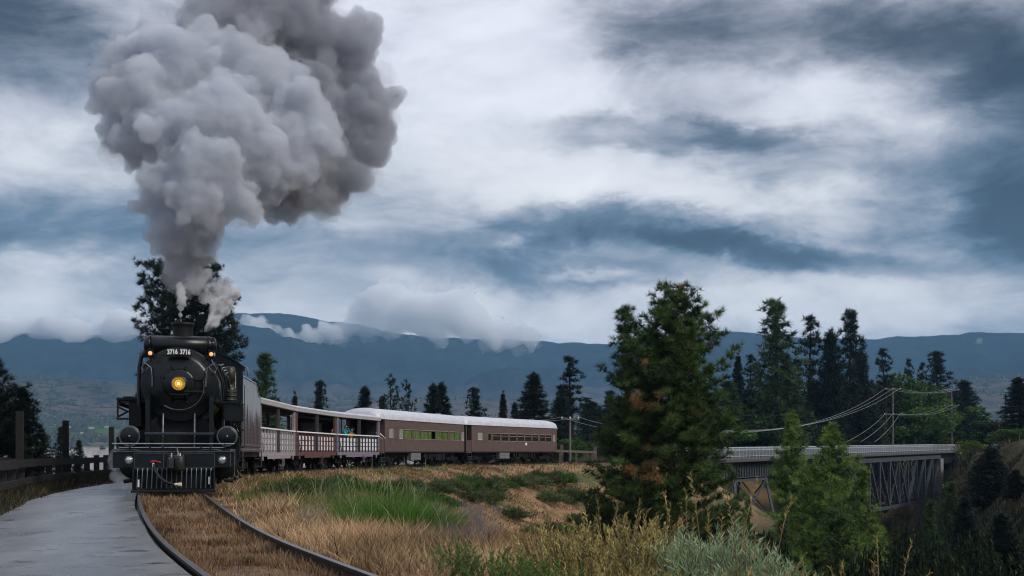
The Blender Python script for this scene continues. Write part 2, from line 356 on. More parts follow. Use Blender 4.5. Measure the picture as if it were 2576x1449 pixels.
M = {}
M['rail'] = mat('rusty_rail', (.026, .019, .016), .5, .6, .4, 8, .3)
M['railtop'] = mat('worn_rail_top', (.24, .235, .235), .34, .9, .2, 8)
M['tie'] = mat('weathered_tie', (.045, .034, .028), .9, 0, .4, 5, .6, 30)
M['black'] = mat('black_paint', (.005, .008, .0095), .25, .0, .4, 9, .2, 60, .40)
M['blackmatt'] = mat('sooty_iron', (.004, .005, .0055), .55, .1, .35, 9, .35, 40, .4)
M['steel'] = mat('bright_steel', (.42, .44, .46), .3, .9, .2, 10)
M['dullsteel'] = mat('dull_steel', (.16, .17, .18), .42, .85, .3, 10)
def build_rails():
    prof = [(-.036, 0), (.036, 0), (.036, -.04), (.012, -.055), (.012, -.13), (.06, -.15), (.06, -.168), (-.06, -.168), (-.06, -.15), (-.012, -.13), (-.012, -.055), (-.036, -.04)]
    for sgn in (-1, 1):
        ss = np.arange(-46, 290, .5); n = len(prof); V = []; F = []
        for i, s in enumerate(ss):
            for (a, b) in prof: V.append(at(s, sgn*.75+a, b)[:])
        F = [(i*n+k, i*n+(k+1) % n, (i+1)*n+(k+1) % n, (i+1)*n+k) for i in range(len(ss)-1) for k in range(n)]
        me = np_mesh('rail', V, F, M['rail']); me.materials.append(M['railtop'])
        mi = np.array([1 if (k % n) == 0 else 0 for k in range(len(F))], np.int32); me.polygons.foreach_set('material_index', mi)
        o = add('rail', me); tag(o, 'curved steel rail along the edge of the paved trail' if sgn < 0 else 'curved steel rail between the strips of dry grass', 'rail', 'rails of the track')
build_rails()

RIDGE = [(-3500, 700), (-1200, 820), (-300, 836), (0, 838), (180, 840), (350, 842), (480, 818), (600, 786), (700, 788), (830, 806), (900, 816), (1000, 838), (1100, 848), (1250, 852), (1400, 860), (1520, 866), (1640, 850), (1800, 831), (1900, 838), (2050, 852), (2200, 850), (2330, 843), (2440, 836), (2576, 838), (3000, 850), (5200, 760)]
FOOT = [(-3500, 1010), (0, 955), (250, 965), (420, 985), (640, 1010), (1100, 1000), (1500, 1020), (2100, 1030), (2300, 1010), (2430, 958), (2576, 944), (3000, 920), (5200, 900)]
def mountain_mat(k):
    m, t, out = material('far_slope_%d' % k); p = t.node('ShaderNodeBsdfPrincipled'); pos = t.node('ShaderNodeNewGeometry').outputs['Position']
    sp = t.node('ShaderNodeSeparateXYZ'); t.l.new(pos, sp.inputs[0]); z = sp.outputs[2]
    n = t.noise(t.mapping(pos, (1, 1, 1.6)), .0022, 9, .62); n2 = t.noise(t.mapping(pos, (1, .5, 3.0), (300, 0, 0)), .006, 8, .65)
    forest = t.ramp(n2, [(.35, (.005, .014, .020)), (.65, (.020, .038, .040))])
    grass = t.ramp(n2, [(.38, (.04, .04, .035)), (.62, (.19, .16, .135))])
    lo = t.maprange(t.math('MULTIPLY_ADD', t.math('SUBTRACT', n, .5), 420.0, z), 60, 330)  # grass-to-forest blend also carries valley haze and cloud shade in its colour
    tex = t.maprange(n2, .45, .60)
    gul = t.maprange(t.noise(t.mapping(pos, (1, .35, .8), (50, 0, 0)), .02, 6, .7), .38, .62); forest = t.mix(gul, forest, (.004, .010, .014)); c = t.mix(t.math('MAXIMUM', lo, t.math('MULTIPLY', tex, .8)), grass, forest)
    if k == 0:
        f = t.node('ShaderNodeTexVoronoi'); f.inputs['Scale'].default_value = .016; t.l.new(t.mapping(pos, (1, .6, 1)), f.inputs['Vector'])
        fc = t.ramp(t.node_sep(f.outputs['Color']), [(.2, (.05, .13, .03)), (.5, (.12, .22, .06)), (.62, (.03, .06, .03)), (.85, (.22, .18, .12))], 'CONSTANT') if hasattr(t, 'node_sep') else t.ramp(f.outputs['Color'], [(.2, (.03, .08, .02)), (.45, (.06, .13, .03)), (.6, (.02, .04, .02)), (.85, (.13, .11, .08))])
        c = t.mix(t.maprange(z, 52, 72), fc, c)
        cl = t.ramp(t.noise(t.mapping(pos, (1, 1, .2)), .05, 6, .65), [(.35, (.16, .14, .13)), (.65, (.38, .35, .33))])
        c = t.mix(t.maprange(z, 6, 10), cl, c)
    t.l.new(c, p.inputs['Base Color']); p.inputs['Roughness'].default_value = 1; p.inputs['Specular IOR Level'].default_value = 0
    t.l.new(p.outputs[0], out.inputs[0]); return m
def build_mountains():
    azs = np.linspace(-.95, .95, 620)
    Xp = 1288 + FPX*np.tan(azs); cosA = np.cos(azs)
    rid = (1136 - np.interp(Xp, *zip(*RIDGE)))/FPX*cosA; foot = (1136 - np.interp(Xp, *zip(*FOOT)))/FPX*cosA
    # the far range
    nr = 90; R = np.linspace(3600, 8200, nr); A, RR = np.meshgrid(azs, R); x, y = RR*np.sin(A), RR*np.cos(A)
    t = np.clip((RR-3600)/(6400-3600), 0, 1.6); f = np.where(t < 1, t**.85, 1-.5*(t-1)); H = rid*6400
    z = -70 + (H[None, :]+70)*f; spur = (fbm(x, y, 1100, 11, 6)-.5); z += spur*300*np.sin(np.clip(t, 0, 1)*PI)*.9 + (np.abs(fbm(x, y*.35, 330, 14, 4)-.5)*2-.35)*190*np.sin(np.clip(t, 0, 1)*PI) + (fbm(x, y, 90, 4, 4)-.5)*30*np.clip(t, 0, 1)
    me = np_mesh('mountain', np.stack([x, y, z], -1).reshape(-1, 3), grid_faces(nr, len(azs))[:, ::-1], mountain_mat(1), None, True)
    tag(add('mountain', me), 'long dark forested mountain range fading into blue haze', kind='structure')
    # the nearer terraces across the valley, with cliffs, fields and houses
    nr = 110; R = np.linspace(1500, 4300, nr); A, RR = np.meshgrid(azs, R); x, y = RR*np.sin(A), RR*np.cos(A)
    n = fbm(x, y, 420, 21, 5)-.5
    RT = RR + n*420
    z = -66 + 74*sstep(1900, 1960, RT+(fbm(x, y, 60, 31, 3)-.5)*60) + (RT > 1960)*np.clip(RT-1960, 0, 900)*.070 + n*10*sstep(1900, 2100, RT)
    up = sstep(2750, 3900, RT)*(foot[None, :]*3900 - 68); z = z + up
    z = np.where(RR > 3900, z - (RR-3900)*.4, z)
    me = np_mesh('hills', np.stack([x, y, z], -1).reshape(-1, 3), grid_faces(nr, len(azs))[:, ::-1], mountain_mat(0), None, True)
    tag(add('hills', me), 'terraced valley side with clay cliffs, green fields and brown slopes', kind='structure')
build_mountains()
# the air between: a closed box of thin haze round everything
def build_haze():
    m, t, out = material('haze_air'); v = t.node('ShaderNodeVolumePrincipled'); v.inputs['Color'].default_value = (.31, .59, .92, 1)
    v.inputs['Density'].default_value = HAZE; v.inputs['Anisotropy'].default_value = .0
    t.l.new(v.outputs[0], out.inputs['Volume'])
    o = MB().box(-9900, 9900, -9400, 9600, -75, 900).build('haze', m); o['kind'] = 'stuff'; o['label'] = 'thin blue haze over the valley and mountains'
HAZE = 0.8e-4
if 'H' not in DEV: build_haze()
# ---------------------------------------------------------------- the train
M['brass'] = mat('amber_reflector', (.75, .42, .06), .18, .85, .35, 14, 0)
M['lampglow'] = mat('amber_lamp', (.7, .36, .16), .3, 0, .1, 20, 0, emit=(1, .40, .13, .55))
M['bulb'] = mat('lamp_bulb', (.9, .8, .5), .3, 0, .1, 20, 0, emit=(1, .78, .42, 5))
M['chrome'] = mat('clear_lamp_glass', (.72, .73, .70), .16, .75, .25, 30, 0)
M['white'] = mat('white_lettering', (.82, .82, .80), .6, 0, .05, 30)
M['red'] = mat('red_valve_handle', (.55, .03, .04), .4, 0, .15, 20)
M['cream'] = mat('cream_fitting', (.62, .58, .44), .5, 0, .2, 30)
M['coupler'] = mat('cast_coupler', (.055, .056, .048), .38, .55, .5, 12, .5, 30)
M['rubber'] = mat('rubber_hose', (.012, .012, .013), .5, 0, .3, 20)
def tender_mat():
    m, t, out = material('tender_paint_sky_reflection'); p = t.node('ShaderNodeBsdfPrincipled'); tc = t.node('ShaderNodeTexCoord').outputs['Object']
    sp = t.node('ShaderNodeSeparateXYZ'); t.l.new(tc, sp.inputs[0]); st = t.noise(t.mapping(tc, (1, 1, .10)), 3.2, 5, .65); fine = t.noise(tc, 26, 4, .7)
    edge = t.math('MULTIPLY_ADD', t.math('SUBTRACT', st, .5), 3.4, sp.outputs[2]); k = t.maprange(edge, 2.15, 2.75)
    base = t.ramp(fine, [(.35, (.055, .038, .040)), (.65, (.17, .13, .135))]); pale = t.ramp(fine, [(.3, (.22, .26, .29)), (.7, (.52, .57, .61))])  # pale upper part: sky reflection on the wet side, painted into the colour
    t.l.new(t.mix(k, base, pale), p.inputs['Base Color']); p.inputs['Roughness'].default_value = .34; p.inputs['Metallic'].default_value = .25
    b = t.node('ShaderNodeBump'); b.inputs['Strength'].default_value = .35; b.inputs['Distance'].default_value = .02; t.l.new(fine, b.inputs['Height']); t.l.new(b.outputs[0], p.inputs['Normal']); t.l.new(p.outputs[0], out.inputs[0]); return m
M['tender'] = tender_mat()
M['maroon'] = mat('maroon_coach_paint', (.150, .100, .088), .42, .05, .3, 5, .25, 60, .5, col2=(.098, .064, .058), streak=(1, 1, .5), coat=.1)
M['roofw'] = mat('white_painted_roof', (.64, .64, .69), .5, .1, .12, 2.5, .2, 20, col2=(.48, .49, .53))
M['greywood'] = mat('weathered_grey_wood', (.30, .27, .28), .8, 0, .3, 7, .5, 40, streak=(1, 1, 6))
M['darkwood'] = mat('dark_stained_wood', (.045, .036, .042), .7, 0, .4, 7, .4, 40)
M['redwood'] = mat('red_brown_wood', (.115, .048, .045), .7, 0, .35, 7, .4, 40)
M['whitewood'] = mat('white_board', (.80, .81, .84), .6, 0, .18, 6, .2, 30)
M['fascia'] = mat('dirty_pale_fascia', (.42, .40, .40), .7, 0, .35, 5, .3, 30, streak=(1, 1, 4))
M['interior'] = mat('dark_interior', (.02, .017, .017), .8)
M['frame'] = mat('pale_window_frame', (.46, .44, .38), .5, 0, .2, 20)
M['greybox'] = mat('grey_equipment_box', (.20, .20, .20), .55, .2, .35, 6, .3, 20)
def glass(name, col, rough=.06):
    m, t, out = material(name); p = t.node('ShaderNodeBsdfPrincipled'); tc = t.node('ShaderNodeTexCoord').outputs['Object']
    n = t.noise(t.mapping(tc, (1, 5, .5)), 3.2, 4, .6); t.l.new(t.ramp(n, [(.35, tuple(c*.35 for c in col)), (.65, col)]), p.inputs['Base Color'])
    p.inputs['Roughness'].default_value = rough; p.inputs['Specular IOR Level'].default_value = .7; t.l.new(p.outputs[0], out.inputs[0]); return m
M['glassgreen'] = glass('green_tinted_window', (.15, .28, .06)); M['glassdark'] = glass('dark_window', (.020, .021, .020)); M['glasspale'] = glass('frosted_pale_window', (.42, .50, .40), .3)

def place(name, sA, sB, dA, dB, label, cat, group=None):
    """a vehicle between two points of the line: local y runs rearward, x to the inside of the curve"""
    a, b = at(sA, dA), at(sB, dB); v = b-a; r = math.atan2(-v.x, v.y)
    o = empty(name, a, r, label, cat, group); o.rotation_euler = (math.asin(v.z/v.length), 0, r); return o, v.length
def text_mesh(body, size, depth, m, bold=.0, sx=1.0, name='lettering'):
    c = bpy.data.curves.new('t', 'FONT'); c.body = body; c.size = size; c.extrude = depth; c.offset = bold; c.align_x = 'CENTER'; c.align_y = 'CENTER'; c.resolution_u = 2
    o = bpy.data.objects.new('t', c); COL.objects.link(o); dg = bpy.context.evaluated_depsgraph_get(); me = bpy.data.meshes.new_from_object(o.evaluated_get(dg))
    bpy.data.objects.remove(o); me.materials.clear(); me.materials.append(m); me.name = name
    for v in me.vertices: v.co.x *= sx
    return me
def wheel_mesh(r, spokes=0, m=None):
    b = MB()
    if not spokes:
        b.lathe([(.0, -.06), (.07, -.06), (.075, -.02), (r*.78, .0), (r*.82, -.05), (r, -.055), (r, .05), (r+.03, .06), (r+.03, .085), (r*.8, .085), (.08, .06), (0, .06)], (0, 0, 0), 'x', 28)
    else:
        b.lathe([(r*.87, -.055), (r, -.06), (r, .05), (r+.03, .06), (r+.03, .085), (r*.87, .08), (r*.87, -.055)], (0, 0, 0), 'x', 32)
        b.lathe([(0, -.09), (.15, -.09), (.16, .07), (0, .07)], (0, 0, 0), 'x', 18)
        for k in range(spokes):
            a = 2*PI*k/spokes; b.bar((0, .1*math.cos(a), .1*math.sin(a)), (0, r*.9*math.cos(a), r*.9*math.sin(a)), .05, .06)
        b.prism([(r*.84*math.cos(t), r*.84*math.sin(t)) for t in np.linspace(.9, 2.24, 8)] + [(r*.6*math.cos(t), r*.6*math.sin(t)) for t in np.linspace(2.24, .9, 8)], 'x', -.05, .06)
    return b.mesh('wheel', m or M['blackmatt'])
WH_S = wheel_mesh(.42); WH_D = wheel_mesh(.73, 12)
def truck(parent, y, wb=1.9):
    """four-wheel truck: side frames and springs in one part, wheels of their own"""
    f = MB()
    for sx in (-1, 1):
        x = sx*.98
        f.prism([(y-wb/2-.25, .36), (y-wb/2-.2, .56), (y-.5, .60), (y-.4, .74), (y+.4, .74), (y+.5, .60), (y+wb/2+.2, .56), (y+wb/2+.25, .36), (y+wb/2-.15, .34), (y+.5, .30), (y-.5, .30), (y-wb/2+.15, .34)], 'x', x-.05*sx, x+.05*sx)
        for e in (-1, 1):
            f.bbox(x-.1, x+.12 if sx > 0 else x+.1, y+e*wb/2-.14, y+e*wb/2+.14, .30, .56, .02)
        for k in range(4): f.tube([(x+.06*sx, y-.3+.2*k, .42), (x+.06*sx, y-.3+.2*k, .62)], .07, 8)
    f.box(-.9, .9, y-.25, y+.25, .55, .8)
    f.build('truck_frame', M['blackmatt'], parent)
    for e in (-1, 1):
        for sx in (-1, 1):
            o = add('wheel', WH_S, parent); o.location = (sx*.75, y+e*wb/2, .42); o.rotation_euler = (0, 0, 0 if sx < 0 else PI)
    return f

def headlens():
    m, t, out = material('lit_amber_lens'); p = t.node('ShaderNodeBsdfPrincipled'); tc = t.node('ShaderNodeTexCoord').outputs['Object']
    sp = t.node('ShaderNodeSeparateXYZ'); t.l.new(tc, sp.inputs[0]); dx = sp.outputs[0]; dz = t.math('SUBTRACT', sp.outputs[2], 2.76)
    r = t.math('SQRT', t.math('ADD', t.math('MULTIPLY', dx, dx), t.math('MULTIPLY', dz, dz))); n = t.noise(t.mapping(tc, (1, 1, 1)), 11, 4, .7, 1.2)
    v = t.math('ADD', t.math('MULTIPLY_ADD', t.math('SUBTRACT', n, .5), 1.5, .35), t.math('MULTIPLY', t.maprange(r, .11, .165), .30)); v = t.math('SUBTRACT', v, t.math('MULTIPLY', t.maprange(t.math('ABSOLUTE', t.math('SUBTRACT', r, .045)), .0, .012, 1, 0), .6))
    c = t.ramp(v, [(0, (.10, .028, .002)), (.35, (.55, .20, .012)), (.65, (.95, .50, .06)), (1, (1, .84, .45))])
    p.inputs['Base Color'].default_value = (.3, .16, .02, 1); p.inputs['Roughness'].default_value = .12; t.l.new(c, p.inputs['Emission Color']); p.inputs['Emission Strength'].default_value = .62; t.l.new(p.outputs[0], out.inputs[0]); return m
M['headlens'] = headlens(); M['barsteel'] = mat('blue_black_bar', (.07, .085, .10), .3, .7, .3, 10)
def locomotive():
    T, L = place('steam_locomotive', 0, 11.6, .11, .34, 'black steam locomotive number 3716 with a glowing amber headlight', 'steam locomotive')
    B, BM = M['black'], M['blackmatt']
    # ---- boiler and smokebox
    b = MB(); prof = [(.90, 1.32), (.94, 1.34), (.94, 3.1), (.955, 3.12), (.955, 3.2), (.945, 3.22), (.96, 5), (.975, 5.02), (.975, 5.1), (.965, 5.12), (.98, 6.8), (.995, 6.82), (.995, 6.9), (.985, 6.92), (1.02, 9.4), (0, 9.4)]
    boiler = b.lathe(prof, (0, 0, 2.76), 'y', 56).build('boiler', B, T)
    b = MB(); b.lathe([(0, 1.27), (.70, 1.275), (.74, 1.30), (.76, 1.315), (.93, 1.318), (.965, 1.33), (.965, 1.40), (.93, 1.42)], (0, 0, 2.76), 'y', 64)
    sb = b.build('smokebox_front', B, T)
    b = MB()
    for k in range(40):
        a = 2*PI*k/40; b.lathe([(0, -.022), (.012, -.02), (.017, 0)], (.845*math.cos(a), 1.318, 2.76+.845*math.sin(a)), 'y', 6)
    b.build('rivets', B, sb)['kind'] = 'stuff'
    d = MB().lathe([(0, 1.16), (.15, 1.165), (.35, 1.19), (.405, 1.215), (.41, 1.29)], (0, 0, 2.76), 'y', 48).build('smokebox_door', B, T)
    for k in range(8):
        a = 2*PI*(k+.5)/8; c, s = math.cos(a), math.sin(a); MB().bar((.40*c, 1.22, 2.76+.40*s), (.50*c, 1.24, 2.76+.50*s), .06, .045).build('door_dog', BM, d)
    for zz in (2.90, 2.58): MB().bar((.12, 1.17, zz), (.62, 1.22, zz), .03, .045).tube([(.62, 1.2, zz-.05), (.62, 1.2, zz+.05)], .03, 8).build('hinge', BM, d)
    g = MB(); g.tube([(.62*math.cos(t), 1.17, 2.70+.60*math.sin(t)) for t in np.linspace(-2.2, .25, 26)], .011, 6)
    g.tube([(.66, 1.19, 2.95), (.66, 1.19, 2.70)], .022, 6); g.build('conduit', M['dullsteel'], T)
    g = MB(); g.bbox(-.20, .22, .98, 1.2, 2.47, 2.51, .008); g.bar((-.14, 1.0, 2.49), (-.2, 1.2, 2.36), .04, .04); g.bar((.14, 1.0, 2.49), (.2, 1.2, 2.36), .04, .04)
    g.build('headlight_bracket', BM, T)
    hl = MB().lathe([(.17, 0), (.205, 0), (.212, .02), (.212, .2), (.16, .27), (0, .28)], (0, .92, 2.76), 'y', 40, open_=True).build('headlight', B, T)
    MB().lathe([(0, .13), (.04, .12), (.10, .085), (.15, .03), (.175, -.005)], (0, .93, 2.76), 'y', 40).build('reflector', M['brass'], hl)
    MB().lathe([(0, -.012), (.09, -.006), (.15, .006), (.172, .02)], (0, .93, 2.76), 'y', 40, open_=True).build('lens', M['headlens'], hl)
    g = MB(); bmq = bmesh.new(); bmesh.ops.create_uvsphere(bmq, u_segments=12, v_segments=8, radius=.03)
    for v in bmq.verts: v.co += Vector((0, .908, 2.755))
    bmq.verts.index_update(); g.raw([v.co[:] for v in bmq.verts], [[v.index for v in f.verts] for f in bmq.faces], True); bmq.free(); g.build('bulb', M['bulb'], hl)
    lamp = bpy.data.lights.new('headlight_glow', 'POINT'); lamp.energy = 1.2; lamp.color = (1, .62, .2); lamp.shadow_soft_size = .02
    lo = link(bpy.data.objects.new('lamp', lamp)); lo.parent = hl; lo.location = (0, .72, 2.76)
    # number board
    nb = MB().bbox(-.315, .315, 1.08, 1.22, 3.48, 3.66, .012).build('number_board', BM, T)
    for sx in (-1, 1):
        me = text_mesh('3716', .172, .002, M['white'], .006, .76); o = add('number', me, nb); o.location = (sx*.158, 1.074, 3.572); o.rotation_euler = (PI/2, sx*.045, 0)
    MB().bar((0, 1.070, 3.50), (0, 1.070, 3.645), .008, .006).build('divider', M['dullsteel'], nb)
    # feedwater heater drum across the smokebox
    g = MB(); g.lathe([(0, -.92), (.10, -.915), (.19, -.89), (.225, -.84), (.228, -.80), (.228, -.77), (.245, -.765), (.245, .735), (.228, .74), (.228, .80), (.222, .86), (.15, .91), (0, .92)], (0, 1.75, 3.80), 'x', 40)
    h = g.build('feedwater_heater', B, T)
    [MB().lathe([(.245, -.02), (.256, -.018), (.256, .018), (.245, .02)], (x, 1.75, 3.80), 'x', 40).build('strap', B, h) for x in (-.76, .735)]
    g = MB(); [g.tube([(x, 1.52, 3.70), (x, 1.60, 3.60)], .03, 6) for x in (-.74, .74)]
    for k in range(9): g.tube([(.82, 1.49+.02, 3.62+.045*k), (.86, 1.49, 3.62+.045*k)], .012, 5)
    g.build('bolt', BM, h)['kind'] = 'stuff'
    # chimney
    MB().lathe([(.34, 3.62), (.29, 3.75), (.265, 3.95), (.262, 4.30), (.275, 4.37), (.30, 4.40), (.30, 4.46), (.25, 4.46), (.235, 4.38), (.23, 4.0)], (.03, 2.45, 0), 'z', 40).build('smokestack', BM, T)
    MB().tube([(-.05, 2.35, 4.3), (-.05, 2.35, 4.62)], [.025, .012], 8).build('steam_jet_pipe', BM, T)
    # bell, sand dome and steam dome along the boiler
    MB().lathe([(.0, .28), (.14, .26), (.17, .2), (.19, .02), (.2, 0)], (.36, 3.1, 3.68), 'z', 24).build('bell', M['dullsteel'], T)
    for yy, hh in ((4.6, .52), (6.6, .46)): MB().lathe([(.48, 0), (.40, .1), (.36, hh*.6), (.30, hh*.85), (.15, hh), (0, hh+.01)], (0, yy, 3.62), 'z', 28).build('dome', B, T)
    # marker lamps
    for sx, x in ((-1, -.71), (1, .80)):
        k = MB().bbox(x-.075, x+.075, 1.22, 1.38, 3.46, 3.62, .02); k.lathe([(.07, -.03), (.08, -.03), (.08, .06)], (x, 1.2, 3.54), 'y', 20); k.box(x-.085, x+.085, 1.2, 1.38, 3.625, 3.645)
        k.bar((x, 1.3, 3.46), (x*.92, 1.34, 3.30), .05, .05); o = k.build('marker_lamp', BM, T)
        MB().lathe([(0, -.045), (.04, -.04), (.066, -.02), (.066, .01)], (x, 1.2, 3.54), 'y', 20).build('lens', M['lampglow'], o)
        if sx > 0: MB().lathe([(0, .10), (.045, .09), (.06, .06), (.06, .03)], (x, 1.30, 3.54), 'x', 16).build('side_lens', M['cream'], o)
    for sx in (-1, 1):
        g = MB(); x = sx*.80
        g.tube([(x, 1.3, 3.42), (x+.05*sx, 1.28, 3.3), (x+.13*sx, 1.27, 3.18), (x+.1*sx, 1.25, 3.06), (x+.02*sx, 1.24, 3.10), (x-.06*sx, 1.24, 3.22)], .011, 6)
        g.tube([(x+.1*sx, 1.3, 3.34), (x-.10*sx, 1.24, 3.18), (x-.13*sx, 1.23, 2.95), (x-.13*sx, 1.23, 2.70)], .016, 6)
        g.lathe([(0, 0), (.03, .01), (.03, .06), (0, .07)], (x+.06*sx, 1.25, 3.28), 'y', 10); g.build('lamp_wiring', M['dullsteel'], T)
    # side pipes of the smokebox
    MB().tube([(-.86, 1.55, 3.62), (-.96, 1.5, 3.45), (-1.0, 1.5, 3.2), (-1.01, 1.5, 2.2)], .055, 10).build('feed_pipe', B, T)
    g = MB()
    for k, (x, r) in enumerate(((.99, .035), (1.06, .028), (1.13, .04))):
        g.tube([(x-.02, 2.2+k*.5, 3.35-.1*k), (x+.05, 2.6+k*.5, 3.05), (x+.09, 3.4+k*.6, 2.75), (x+.06, 5.2+k*.3, 2.5), (x+.02, 8.6, 2.45)], r, 8)
    g.tube([(.90, 1.6, 3.3), (1.05, 1.9, 2.9), (1.08, 2.2, 2.45), (1.05, 2.5, 2.3)], .03, 8)
    for k in range(7): g.tube([(1.0+.025*k, 2.2+.55*k, 3.32-.04*k), (1.08+.03*k, 2.25+.55*k, 3.36-.04*k)], .022, 6)
    g.tube([(1.0+.025*k, 2.2+.55*k, 3.34-.04*k) for k in range(14)], .016, 6)
    g.build('boiler_pipe', M['dullsteel'], T)
    g = MB(); g.lathe([(0, 0), (.17, .02), (.18, .06), (.18, .55), (.17, .6), (.10, .63), (.10, .75), (.15, .78), (.15, 1.15), (.1, 1.2), (0, 1.2)], (1.22, 4.4, 2.25), 'z', 24)
    for q in range(4): g.lathe([(.18, .1+q*.12), (.195, .11+q*.12), (.195, .14+q*.12), (.18, .15+q*.12)], (1.22, 4.4, 2.25), 'z', 24)
    g.build('air_pump', M['coupler'], T)
    # running boards and the boxes that hang from them
    for sx in (-1, 1):
        w = MB().bbox(min(sx*.88, sx*1.55), max(sx*.88, sx*1.55), 1.9, 9.3, 2.30, 2.36, .008); w.bbox(min(sx*1.50, sx*1.56), max(sx*1.50, sx*1.56), 1.9, 9.3, 2.22, 2.38, .008)
        w.build('running_board', B, T)
    g = MB(); x0, x1 = -1.60, -1.02
    for (a, c) in (((x0, 1.86, 2.40), (x1, 1.86, 2.40)), ((x0+.03, 1.86, 2.40), (x0+.03, 1.86, 1.86)), ((x0, 1.86, 1.88), (x0+.30, 1.86, 1.88)), ((x0+.05, 1.86, 2.18), (x0+.30, 1.86, 2.06)), ((x0+.05, 1.86, 1.94), (x0+.30, 1.86, 2.08))): g.bar(a, c, .045, .05)
    g.box(x0, x1, 1.86, 2.0, 2.36, 2.42); g.box(-1.30, -1.0, 1.9, 2.5, 1.7, 2.36); g.bbox(-1.45, -1.2, 2.0, 2.4, 2.42, 2.47, .01); g.build('step_ladder', BM, T)
    g = MB(); g.lathe([(0, 0), (.2, .02), (.21, .05), (.21, .7), (.14, .74), (.14, 1.0), (0, 1.02)], (-1.12, 3.0, 1.5), 'z', 20); g.build('air_compressor', BM, T)
    g = MB().bbox(1.12, 1.60, 2.0, 3.2, 1.86, 2.29, .015); g.box(1.10, 1.62, 1.985, 2.0, 2.27, 2.30); g.box(1.10, 1.62, 1.985, 2.0, 1.85, 1.875); g.box(1.10, 1.125, 1.985, 2.0, 1.875, 2.27); g.build('side_box', B, T)
    g = MB()
    for k in range(6): g.tube([(1.2+.07*k, 2.2, 1.86), (1.22+.06*k, 2.15, 1.72-.03*(k % 3)), (1.15+.09*k, 2.3, 1.6)], .03, 6)
    g.build('pipework', M['coupler'], T)
    # cylinders and valve chests
    for sx in (-1, 1):
        c = MB().lathe([(0, 1.02), (.10, 1.03), (.12, 1.10), (.34, 1.13), (.40, 1.17), (.42, 1.2), (.42, 2.35), (.38, 2.4), (0, 2.4)], (sx*1.07, 0, .74), 'y', 36)
        c.prism([(sx*.62, .72), (sx*1.49, .72), (sx*1.50, 1.40), (sx*1.2, 1.60), (sx*.62, 1.55)], 'y', 1.22, 2.32); cy = c.build('cylinder', BM, T)
        v = MB().lathe([(0, .98), (.21, .99), (.245, 1.01), (.26, 1.05), (.265, 1.10), (.27, 2.5), (.2, 2.55), (0, 2.55)], (sx*1.20, 0, 1.42), 'y', 36).build('valve_chest', B, T)
        MB().lathe([(.255, 1.0), (.272, 1.01), (.272, 1.05), (.262, 1.06)], (sx*1.20, 0, 1.42), 'y', 40).build('rim', M['dullsteel'], v)  # rim in lighter steel, its highlight put into the colour
        MB().lathe([(0, .93), (.022, .94), (.028, .96), (.028, 1.0)], (sx*1.20, 0, 1.42), 'y', 12).build('valve_nut', M['steel'], v)
        g = MB(); g.tube([(sx*1.50, 1.12, 1.40), (sx*1.50, 1.12, .85)], .03, 8); g.tube([(sx*1.12, 1.1, .30), (sx*1.35, 1.1, .27)], .05, 8); g.tube([(sx*1.0, 1.3, .34), (sx*1.0, 1.3, .2)], .06, 8); g.build('drain_cock', BM, T)['kind'] = 'stuff'
        s = MB().prism([(sx*.55, 1.95), (sx*.80, 1.72), (sx*.98, 1.52), (sx*.98, 1.2), (sx*.5, 1.2)], 'y', 1.4, 2.3).build('saddle', BM, T)
    MB().box(-.62, .62, 1.5, 2.3, 1.0, 1.95).build('smokebox_saddle', BM, T)
    # front deck with braces, shelf and hand rails
    fr = MB().prism([(-1.0, .62), (.92, .62), (.92, 1.0), (-1.0, 1.0)], 'y', -.035, .0).build('beam_plate', B, T)
    MB().bbox(-1.50, 1.42, 0.0, .22, .63, 1.015, .012).build('pilot_beam', B, T)
    g = MB(); g.box(-1.5, 1.42, -.05, .26, 1.018, 1.035); g.box(-1.0, .92, -.06, -.036, .985, 1.0); g.box(-1.0, .92, -.06, -.036, .62, .635); [g.box(x-.006, x+.006, -.05, -.036, .635, .985) for x in (-.99, -.30, .18, .91)]; g.build('beam_edge', M['dullsteel'], T)
    MB().prism([(.26, 1.0), (1.4, 1.16), (1.4, 1.1), (.26, .9)], 'x', -1.4, 1.3).build('front_deck', BM, T)
    for sx, xa, xb in ((-1, -.80, -.70), (1, .76, .86)):
        MB().prism([(.86, 1.06), (.86, 2.36), (1.36, 2.5), (1.36, 1.06)], 'x', xa, xb).build('front_brace', B, T)
    MB().bbox(-.82, .88, .80, 1.06, 1.455, 1.515, .01).build('front_shelf', M['barsteel'], T)
    for x in (-.40, .385):
        MB().tube([(x, 1.10, 1.04), (x, 1.14, 1.3), (x, 1.20, 1.85), (x, 1.30, 2.0)], .028, 8).build('stay_rod', M['dullsteel'], T)
    g = MB(); g.tube([(-1.52, .03, 1.225), (1.40, .03, 1.225)], .017, 8); g.tube([(-1.38, .03, 1.13), (1.16, .03, 1.13)], .013, 8); hr = g.build('handrail', M['steel'], T)
    for x in (-1.38, -1.10, -.62, -.32, .60, .82, 1.16): MB().tube([(x, .03, 1.03), (x, .03, 1.14 if abs(x) < 1.1 else 1.24)], .016, 6).lathe([(0, -.03), (.03, -.02), (.03, .02), (0, .03)], (x, .03, 1.13), 'x', 8).build('stanchion', BM, hr)
    for x in (-1.12, .82): MB().tube([(x-.28, .06, 1.03), (x-.18, .06, 1.075), (x, .06, 1.095), (x+.18, .06, 1.075), (x+.28, .06, 1.03)], .012, 6).build('grab_iron', M['dullsteel'], T)
